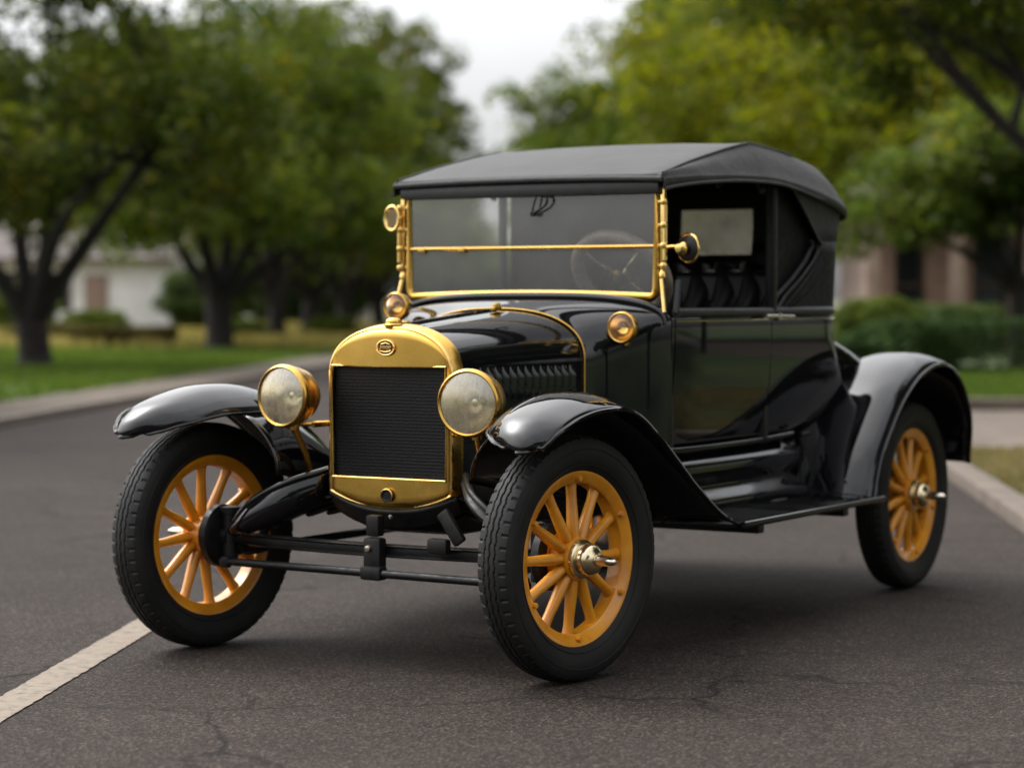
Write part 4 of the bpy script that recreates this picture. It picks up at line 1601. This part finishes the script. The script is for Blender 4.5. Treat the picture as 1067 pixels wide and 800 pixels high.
# ---- seat
mb = MB()
mb.box((-1.98, 0, .82), (.56, 1.02, .24), .06)
seat = mb.build('seat', M['leather'], CAR)
mb = MB()
rows = []
NP = 9
for i in range(97):
    y = -.52 + 1.04 * i / 96
    row = []
    for k in range(29):
        t = k / 28
        z = .90 + .43 * t
        ph = (y + .52) / 1.04 * NP
        sk_ = .28 * math.sin(PI * t * 2.0)
        b = abs(math.sin(PI * (ph + sk_)))
        top = .03 * (1 - max(0, (t - .8) / .2) ** 2) if t > .8 else .03
        x = -2.14 - .16 * t + .055 * b ** .55 + top - .03
        zz = z - (.045 * (1 - b ** .5) * t ** 3)
        row.append((x, y, zz))
    rows.append(row)
mb.grid(rows)
mb.box((-2.28, 0, 1.09), (.10, 1.04, .40), .03)
mb.build('backrest', M['leather'], seat, angle=70)
mb = MB()
mb.box((-2.2, -.22, 1.345), (.10, .20, .05), .012)
mb.build('bolster', M['leather'], seat)

# ---- steering wheel
tilt = Matrix.Rotation(R(-52), 3, 'Y')
SWC = Vector((-1.15, .27, 1.262))
def swp(r_, t, h=0.0):
    return SWC + tilt @ Vector((r_ * math.cos(t), r_ * math.sin(t), h))
mb = MB()
mb.tube([swp(.172, 2 * PI * k / 48) for k in range(48)], .025, 12, True)
sw = mb.build('steering_wheel', M['rimwood'], CAR)
mb = MB()
for k in range(4):
    a = PI / 4 + PI / 2 * k
    mb.tube([swp(.02, a, -.01), swp(.1, a, -.014), swp(.18, a)], [.009, .007, .006], 8)
mb.lathe([(0, .02), (.03, .016), (.042, .0), (.042, -.03), (.02, -.04)], 'z', SWC, 24, tilt=tilt)
mb.build('wheel_spider', M['nickel'], sw)
mb = MB()
mb.tube([SWC + tilt @ Vector((0, 0, -.02)), SWC + tilt @ Vector((0, 0, -.62))], .019, 12)
mb.build('steering_column', M['frame'], sw)

# ---- windshield
WY, WZ0, WZ1, WZM = .512, 1.186, 1.575, 1.358
def bow(y):
    return WZ0 - .004 + .012 * (1 - (y / WY) ** 2)
mb = MB()
loop = [(WSX, y, bow(y)) for y in np.linspace(-WY + .02, WY - .02, 20)] + [(WSX, WY - .004, WZ0 + .006), (WSX, WY, WZ0 + .03), (WSX, WY, WZ1), (WSX, -WY, WZ1), (WSX, -WY, WZ0 + .03), (WSX, -WY + .004, WZ0 + .006)]
mb.tube(loop, .0150, 10, True)
wf = mb.build('windshield_frame', M['brass'], CAR, angle=60)
mb = MB()
mb.tube([(WSX + .004, -WY, WZM), (WSX + .004, WY, WZM)], .0065, 8)
for y in (-WY + .06, -.28):
    mb.box((WSX + .008, y, WZM - .006), (.016, .03, .018), .004)
mb.build('middle_rail', M['brass'], wf)
for z0, z1 in ((WZ0 + .004, WZM - .006), (WZM + .006, WZ1 - .004)):
    mb = MB()
    mb.grid([[(WSX, y, (bow(y) if (k == 0 and z0 < 1.3) else z0 + (z1 - z0) * k / 3)) for k in range(4)] for y in np.linspace(-WY + .006, WY - .006, 9)])
    mb.build('glass_pane', M['glass'], wf)
for sd_ in (1, -1):
    mb = MB()
    y = sd_ * (WY + .026)
    mb.box((WSX, y, 1.41), (.016, .016, .30), .004)
    mb.tube([(WSX + .01, y + sd_ * .012, 1.31), (WSX + .01, y + sd_ * .012, 1.50)], .008, 8)
    for z in (1.29, 1.36, 1.43, 1.51):
        mb.lathe([(0, -.012), (.011, -.010), (.014, 0), (.011, .010), (0, .012)], 'z', (WSX + .012, y + sd_ * .008, z), 12)
        mb.box((WSX, sd_ * (WY + .013), z), (.012, .03, .012), .003)
    mb.tube(catmull([(WSX, y, 1.55), (WSX - .02, y + sd_ * .012, 1.57), (WSX - .03, y + sd_ * .02, 1.59)], 6), .007, 8)
    mb.lathe([(0, .0), (.012, .004), (.013, .018), (.008, .03), (0, .032)], 'z', (WSX + .005, y, 1.245), 12)
    mb.tube([(WSX + .01, y, 1.245), (WSX + .03, sd_ * .56, 1.13)], .008, 8)
    mb.build('bracket', M['brass_bright'], wf)
# hand wiper hanging at the top of the glass
mb = MB()
mb.tube(catmull([(WSX + .02, .045, 1.55), (WSX + .024, .03, 1.50), (WSX + .024, .028, 1.475)], 8), .004, 6)
mb.tube(catmull([(WSX + .022, .03, 1.545), (WSX + .024, .085, 1.535), (WSX + .024, .078, 1.505), (WSX + .024, .03, 1.480)], 14), .0045, 6)
mb.lathe([(0, -.01), (.010, -.008), (.010, .008), (0, .01)], 'x', (WSX + .022, .03, 1.478), 10)
mb.build('wiper', M['frame'], wf)

# ---- round side mirrors on the windshield posts
def round_mirror(sd_, c, r_, yaw, tall):
    t = Matrix.Rotation(yaw, 3, 'Z')
    mb = MB()
    ring = [Vector(c) + t @ Vector((0, r_ * math.cos(a), r_ * tall * math.sin(a))) for a in [2 * PI * k / 32 for k in range(32)]]
    mb.tube(ring, .0075, 8, True)
    back = []
    for q, k in ((1.0, 0), (.95, -.014), (.75, -.028), (.4, -.036), (.02, -.038)):
        back.append([Vector(c) + t @ Vector((k, q * r_ * math.cos(a), q * r_ * tall * math.sin(a))) for a in [2 * PI * j / 32 for j in range(32)]])
    mb.grid(back, cv=True)
    mb.tube([Vector(c) + t @ Vector((-.036, 0, 0)), (WSX, sd_ * (WY + .03), c[2] - .01)], .007, 8)
    o = mb.build('side_mirror', M['brass_bright'], CAR)
    mb = MB()
    mb.add([Vector(c) + t @ Vector((.001, .96 * r_ * math.cos(a), .96 * r_ * tall * math.sin(a))) for a in [2 * PI * k / 32 for k in range(32)]], [tuple(range(32))])
    mb.build('mirror_glass', M['reflector_dark'], o, smooth=False)
M['reflector_dark'] = simple('tarnished_mirror', (0.16, 0.12, 0.07), (0.26, 0.20, 0.12), (0.12, 0.25), metal=1.0, nscale=18)
round_mirror(-1, (WSX + .02, -.575, 1.472), .034, R(-8), 1.28)
mb = MB()
C0 = Vector((WSX - .035, .618, 1.350))
tm = Matrix.Rotation(R(-14), 3, 'Z')
mb.tube([C0 + tm @ Vector((0, .045 * math.cos(a), .048 * math.sin(a))) for a in [2 * PI * k / 36 for k in range(36)]], .0055, 8, True)
mb.lathe([(.0, .052), (.014, .050), (.023, .040), (.025, .028), (.021, .016), (.012, .008), (.010, -.004)], 'x', C0 + Vector((.0, -.004, 0)), 24, tilt=tm)
mb.tube([C0 + Vector((.03, 0, .004)), C0 + Vector((.04, -.045, .006)), (WSX + .012, WY + .03, 1.352)], .008, 8)
o = mb.build('side_mirror', M['brass_bright'], CAR)
mb = MB()
mb.lathe([(.047, -.002), (.044, .008), (.030, .014), (.0, .016)], 'x', C0, 32, tilt=tm)
mb.lathe([(.047, -.003), (.0, -.004)], 'x', C0, 32, tilt=tm)
mb.build('mirror_shell', M['frame'], o)

# ---- canvas roof
def roof_section(x, zc, yr, zr, ysd, zsd, zb, m=None):
    """half section from centre to the lower edge"""
    h = [(0, zc), (yr * .5, zc - (zc - zr) * .22), (yr * .85, zr + (zc - zr) * .16), (yr * .97, zr + .002), (yr * 1.0 + .006, zr - .006)]
    for k in range(1, 6):
        t = k / 6
        h.append((yr + .006 + (ysd - yr - .006) * t, zr - .006 + (zsd - zr + .006) * t + .012 * math.sin(PI * t)))
    h += [(ysd, zsd), (ysd + .006, zsd - .008), (ysd + .007, zsd - .018), (ysd + .004, zb)]
    full_ = [(x, -y, z) for y, z in reversed(h[1:])] + [(x, y, z) for y, z in h]
    return full_
RS = [(-.922, 1.588, .535, 1.586, .550, 1.583, 1.556), (-.918, 1.602, .540, 1.598, .554, 1.591, 1.552), (-.930, 1.614, .543, 1.609, .558, 1.598, 1.552), (-.99, 1.632, .543, 1.623, .568, 1.604, 1.562),
      (-1.15, 1.675, .540, 1.661, .590, 1.616, 1.580), (-1.40, 1.726, .535, 1.711, .603, 1.628, 1.596), (-1.60, 1.757, .533, 1.746, .612, 1.632, 1.600),
      (-1.66, 1.762, .534, 1.749, .614, 1.631, 1.599), (-1.76, 1.761, .532, 1.745, .614, 1.628, 1.596), (-1.95, 1.752, .530, 1.733, .616, 1.612, 1.576), (-2.15, 1.738, .525, 1.714, .617, 1.586, 1.547),
      (-2.32, 1.716, .510, 1.690, .612, 1.556, 1.516), (-2.42, 1.692, .48, 1.664, .592, 1.536, 1.496), (-2.480, 1.655, .44, 1.626, .535, 1.524, 1.486), (-2.505, 1.590, .38, 1.565, .45, 1.512, 1.480)]
fine_rs = []
keys = np.array(RS)
segs = catmull([tuple(r_) for r_ in RS], 71)
mb = MB()
mb.grid([roof_section(*q) for q in segs])
roof = mb.build('roof', M['canvas'], CAR, solid=.008, angle=28)
# front header with its rolled black edge, piping and bows underneath
mb = MB()
mb.tube([(-.915, y, 1.597 - .010 * (y / .56) ** 2) for y in np.linspace(-.553, .553, 20)], .0105, 10)
for sd_ in (1, -1):
    mb.tube([Vector((q[0], sd_ * (q[4] + .009), q[6] + .004)) for q in segs[8:50]], .0065, 8)
    mb.tube([Vector((q[0], sd_ * (q[2] + .004), q[3] + .0005)) for q in segs[10:48]], .0045, 8)
mb.build('piping', M['canvas'], roof)
mb = MB()
mb.box((-.945, 0, 1.562), (.045, 1.07, .046), .012)
mb.build('header_rail', M['leather'], roof)
mb = MB()
for x, z, hw in ((-1.3, 1.675, .53), (-1.66, 1.725, .51), (-2.05, 1.70, .50)):
    mb.tube(catmull([(x, -.585, 1.565 if x < -1.6 else 1.575), (x, -.57, 1.60), (x, -hw + .02, z - .03), (x, 0, z + .0), (x, hw - .02, z - .03), (x, .57, 1.60), (x, .585, 1.565 if x < -1.6 else 1.575)], 30), .013, 8)
mb.build('bow', M['frame'], roof)
for sd_ in (1, -1):
    mb = MB()
    mb.box((-1.742, sd_ * .590, 1.355), (.036, .022, .47), .006)
    mb.build('roof_post', M['frame'], CAR)

# ---- rear quarter curtains and rear curtain with window
def rear_path(z, start):
    """plan outline of the cloth at height z, from the side edge round the corner to the centre"""
    lean = lerp(z, [1.12, 1.3, 1.5, 1.60], [0, .012, .030, .035])
    hw = lerp(z, [1.12, 1.4, 1.60], [.588, .592, .606])
    xr = -2.445 - lean
    rr = .17
    pts = [(start + (xr + rr - start) * i / 10, hw) for i in range(10)]
    for i in range(11):
        a = PI / 2 * i / 10
        pts.append((xr + rr - rr * math.sin(a), hw - rr + rr * math.cos(a)))
    for yy in (.36, .30, .24, .19, .165, .10, .03):
        pts.append((xr, yy))
    return pts
zs_ = [1.118, 1.14, 1.17, 1.20, 1.24, 1.28, 1.32, 1.352, 1.40, 1.45, 1.50, 1.548, 1.575, 1.60, 1.64]
def start_x(z):
    return lerp(z, [1.118, 1.15, 1.19, 1.25, 1.32, 1.385, 1.50, 1.60], [-1.77, -1.79, -1.85, -1.98, -2.10, -2.175, -2.01, -1.86])
rows = []
for z in zs_:
    h = rear_path(z, start_x(z))
    def cap(x, y, z):
        side = lerp(x, [-2.45, -2.32, -2.15, -1.95, -1.7], [1.50, 1.53, 1.56, 1.592, 1.61])
        return min(z, lerp(y, [.30, .40, .50, .585], [1.64, 1.605, 1.525, min(side, 1.60)]))
    rows.append([(x, y, cap(x, y, z)) for x, y in h] + [(x, -y, cap(x, y, z)) for x, y in reversed(h)])
nh = len(rows[0]) // 2
mb = MB()
ks = 8
hole = lambda i, j: zs_[i] >= 1.351 and zs_[i + 1] <= 1.549 and abs((j + .5) - (nh - .5)) < 2.1
mb.grid(rows[:ks + 1], skip=hole)
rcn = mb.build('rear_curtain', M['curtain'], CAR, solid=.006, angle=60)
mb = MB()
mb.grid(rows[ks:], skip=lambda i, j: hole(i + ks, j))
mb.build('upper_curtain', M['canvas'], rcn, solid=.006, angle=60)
for sd_ in (1, -1):
    mb = MB()
    mb.tube([Vector((start_x(z) - .0, sd_ * (lerp(z, [1.12, 1.4, 1.60], [.588, .592, .606]) + .004), z)) for z in np.linspace(1.125, 1.6, 30)], .006, 8)
    mb.tube([Vector((start_x(z) + .05, sd_ * .582, z)) for z in np.linspace(1.14, 1.40, 24)], .009, 8)
    mb.tube([Vector((start_x(1.14) + .05, sd_ * .582, 1.14)), Vector((start_x(1.125), sd_ * .592, 1.125))], .007, 8)
    mb.build('edge_roll', M['leather'], rcn)
    for off, r_, zt in ((.10, .010, 1.385), (.17, .012, 1.37), (.24, .009, 1.34)):
        mb = MB()
        mb.tube(catmull([(start_x(1.14) - off * .5, sd_ * .590, 1.14), (start_x(1.22) - off * .75, sd_ * .592, 1.22), (start_x(1.30) - off * .55, sd_ * .592, 1.30), (start_x(1.37) - off * .25, sd_ * .590, zt)], 16), [r_ * k for k in (.4, .6, .8, .9, 1, 1, 1, 1, 1, 1, 1, .9, .8, .7, .5, .3)], 8)
        mb.build('fold', M['curtain'], rcn)
mb = MB()
mb.grid([[(-2.445 - lerp(z, [1.12, 1.3, 1.5, 1.60], [0, .012, .030, .035]), y, z) for z in (1.353, 1.42, 1.48, 1.547)] for y in np.linspace(-.164, .164, 5)])
wn_ = mb.build('rear_window', M['celluloid'], rcn)
mb = MB()
xw = lambda z: -2.440 - lerp(z, [1.12, 1.3, 1.5, 1.60], [0, .012, .030, .035])
mb.tube([(xw(z), y, z) for y, z in [(-.166, 1.353), (.166, 1.353), (.166, 1.548), (-.166, 1.548)]], .007, 8, True)
mb.build('window_frame', M['frame'], wn_)
for sd_ in (1, -1):
    mb = MB()
    mb.poly_extrude([(-1.755, sd_ * .560, 1.13), (-1.755, sd_ * .560, 1.60), (-1.95, sd_ * .560, 1.60), (-2.22, sd_ * .560, 1.42), (-2.2, sd_ * .560, 1.25), (-2.0, sd_ * .560, 1.13)], (0, -sd_ * .008, 0))
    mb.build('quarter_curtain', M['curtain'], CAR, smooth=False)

# ---- lamps
def headlight(c, r_, depth, yaw, bracket):
    t = Matrix.Rotation(yaw, 3, 'Z')
    C0 = Vector(c)
    mb = MB()
    mb.lathe([(r_ * .90, .006), (r_ * .95, .012), (r_, .008), (r_ * 1.03, -.002), (r_ * 1.02, -.016), (r_ * .97, -.022), (r_ * .96, -.045), (r_ * .86, -.085), (r_ * .62, -.122), (r_ * .3, -.142), (0, -.147)], 'x', C0, 48, tilt=t)
    if bracket:
        mb.tube(bracket, .0085, 8)
        mb.lathe([(0, -.02), (.016, -.018), (.018, .0), (.016, .018), (0, .02)], 'z', C0 + t @ Vector((-.06, 0, -r_ * .95)), 14)
        mb.tube([C0 + t @ Vector((-.06, 0, -r_ * .9)), C0 + t @ Vector((-.08, 0, -r_ * 1.35)), (C0.x - .12, math.copysign(.345, C0.y), C0.z - r_ * 1.9), (C0.x - .15, math.copysign(.345, C0.y), .58)], .011, 8)
    o = mb.build('headlight', M['brass'], CAR)
    mb = MB()
    mb.lathe([(r_ * .89, .004), (r_ * .8, -.03), (r_ * .6, -.07), (r_ * .35, -.095), (.006, -.105)], 'x', C0, 40, tilt=t)
    mb.lathe([(0, -.04), (.012, -.045), (.014, -.06), (.009, -.08), (.009, -.1)], 'x', C0, 16, tilt=t)
    mb.build('reflector', M['reflector'], o)
    mb = MB()
    mb.lathe([(r_ * .915, .004), (r_ * .7, .011), (r_ * .4, .016), (.003, .018)], 'x', C0, 40, tilt=t)
    mb.build('lens', M['lens'], o)
    return o
headlight((.045, -.350, .857), .102, .14, R(-4), [(.0, -.26, .762), (RX - .06, -.235, .765), (-.08, -.34, .762), (-.05, -.35, .762)][:2] + [(-.0, -.35, .762)])
headlight((.045, .372, .850), .106, .14, R(6), [(-.08, .245, .74), (.0, .34, .745), (.0, .372, .75)])

def cowl_lamp(c, r_, foot):
    C0 = Vector(c)
    mb = MB()
    mb.lathe([(r_ * .86, .004), (r_ * .93, .010), (r_, .006), (r_ * 1.03, -.004), (r_ * .98, -.014), (r_ * .9, -.032), (r_ * .62, -.056), (r_ * .25, -.066), (0, -.068)], 'x', C0, 36)
    mb.tube(catmull([C0 + Vector((-.03, 0, -r_ * .8)), C0 + Vector((-.03, 0, -r_ * 1.1)), foot], 8), .0085, 8)
    o = mb.build('cowl_lamp', M['brass'], CAR)
    mb = MB()
    mb.lathe([(r_ * .85, .003), (r_ * .7, -.02), (r_ * .35, -.036), (.003, -.04)], 'x', C0, 32)
    mb.build('reflector', M['brass_bright'], o)
    mb = MB()
    mb.lathe([(r_ * .87, .003), (r_ * .5, .010), (.002, .013)], 'x', C0, 32)
    mb.build('lens', M['lens_clear'], o)
M['lens_clear'] = glass('amber_lens_glass', 0.05, 0.03, (1.0, 0.96, 0.84))
cowl_lamp((-.79, -.462, 1.148), .052, (-.86, -.45, 1.08))
cowl_lamp((-.79, .466, 1.079), .054, (-.86, .46, 1.02))
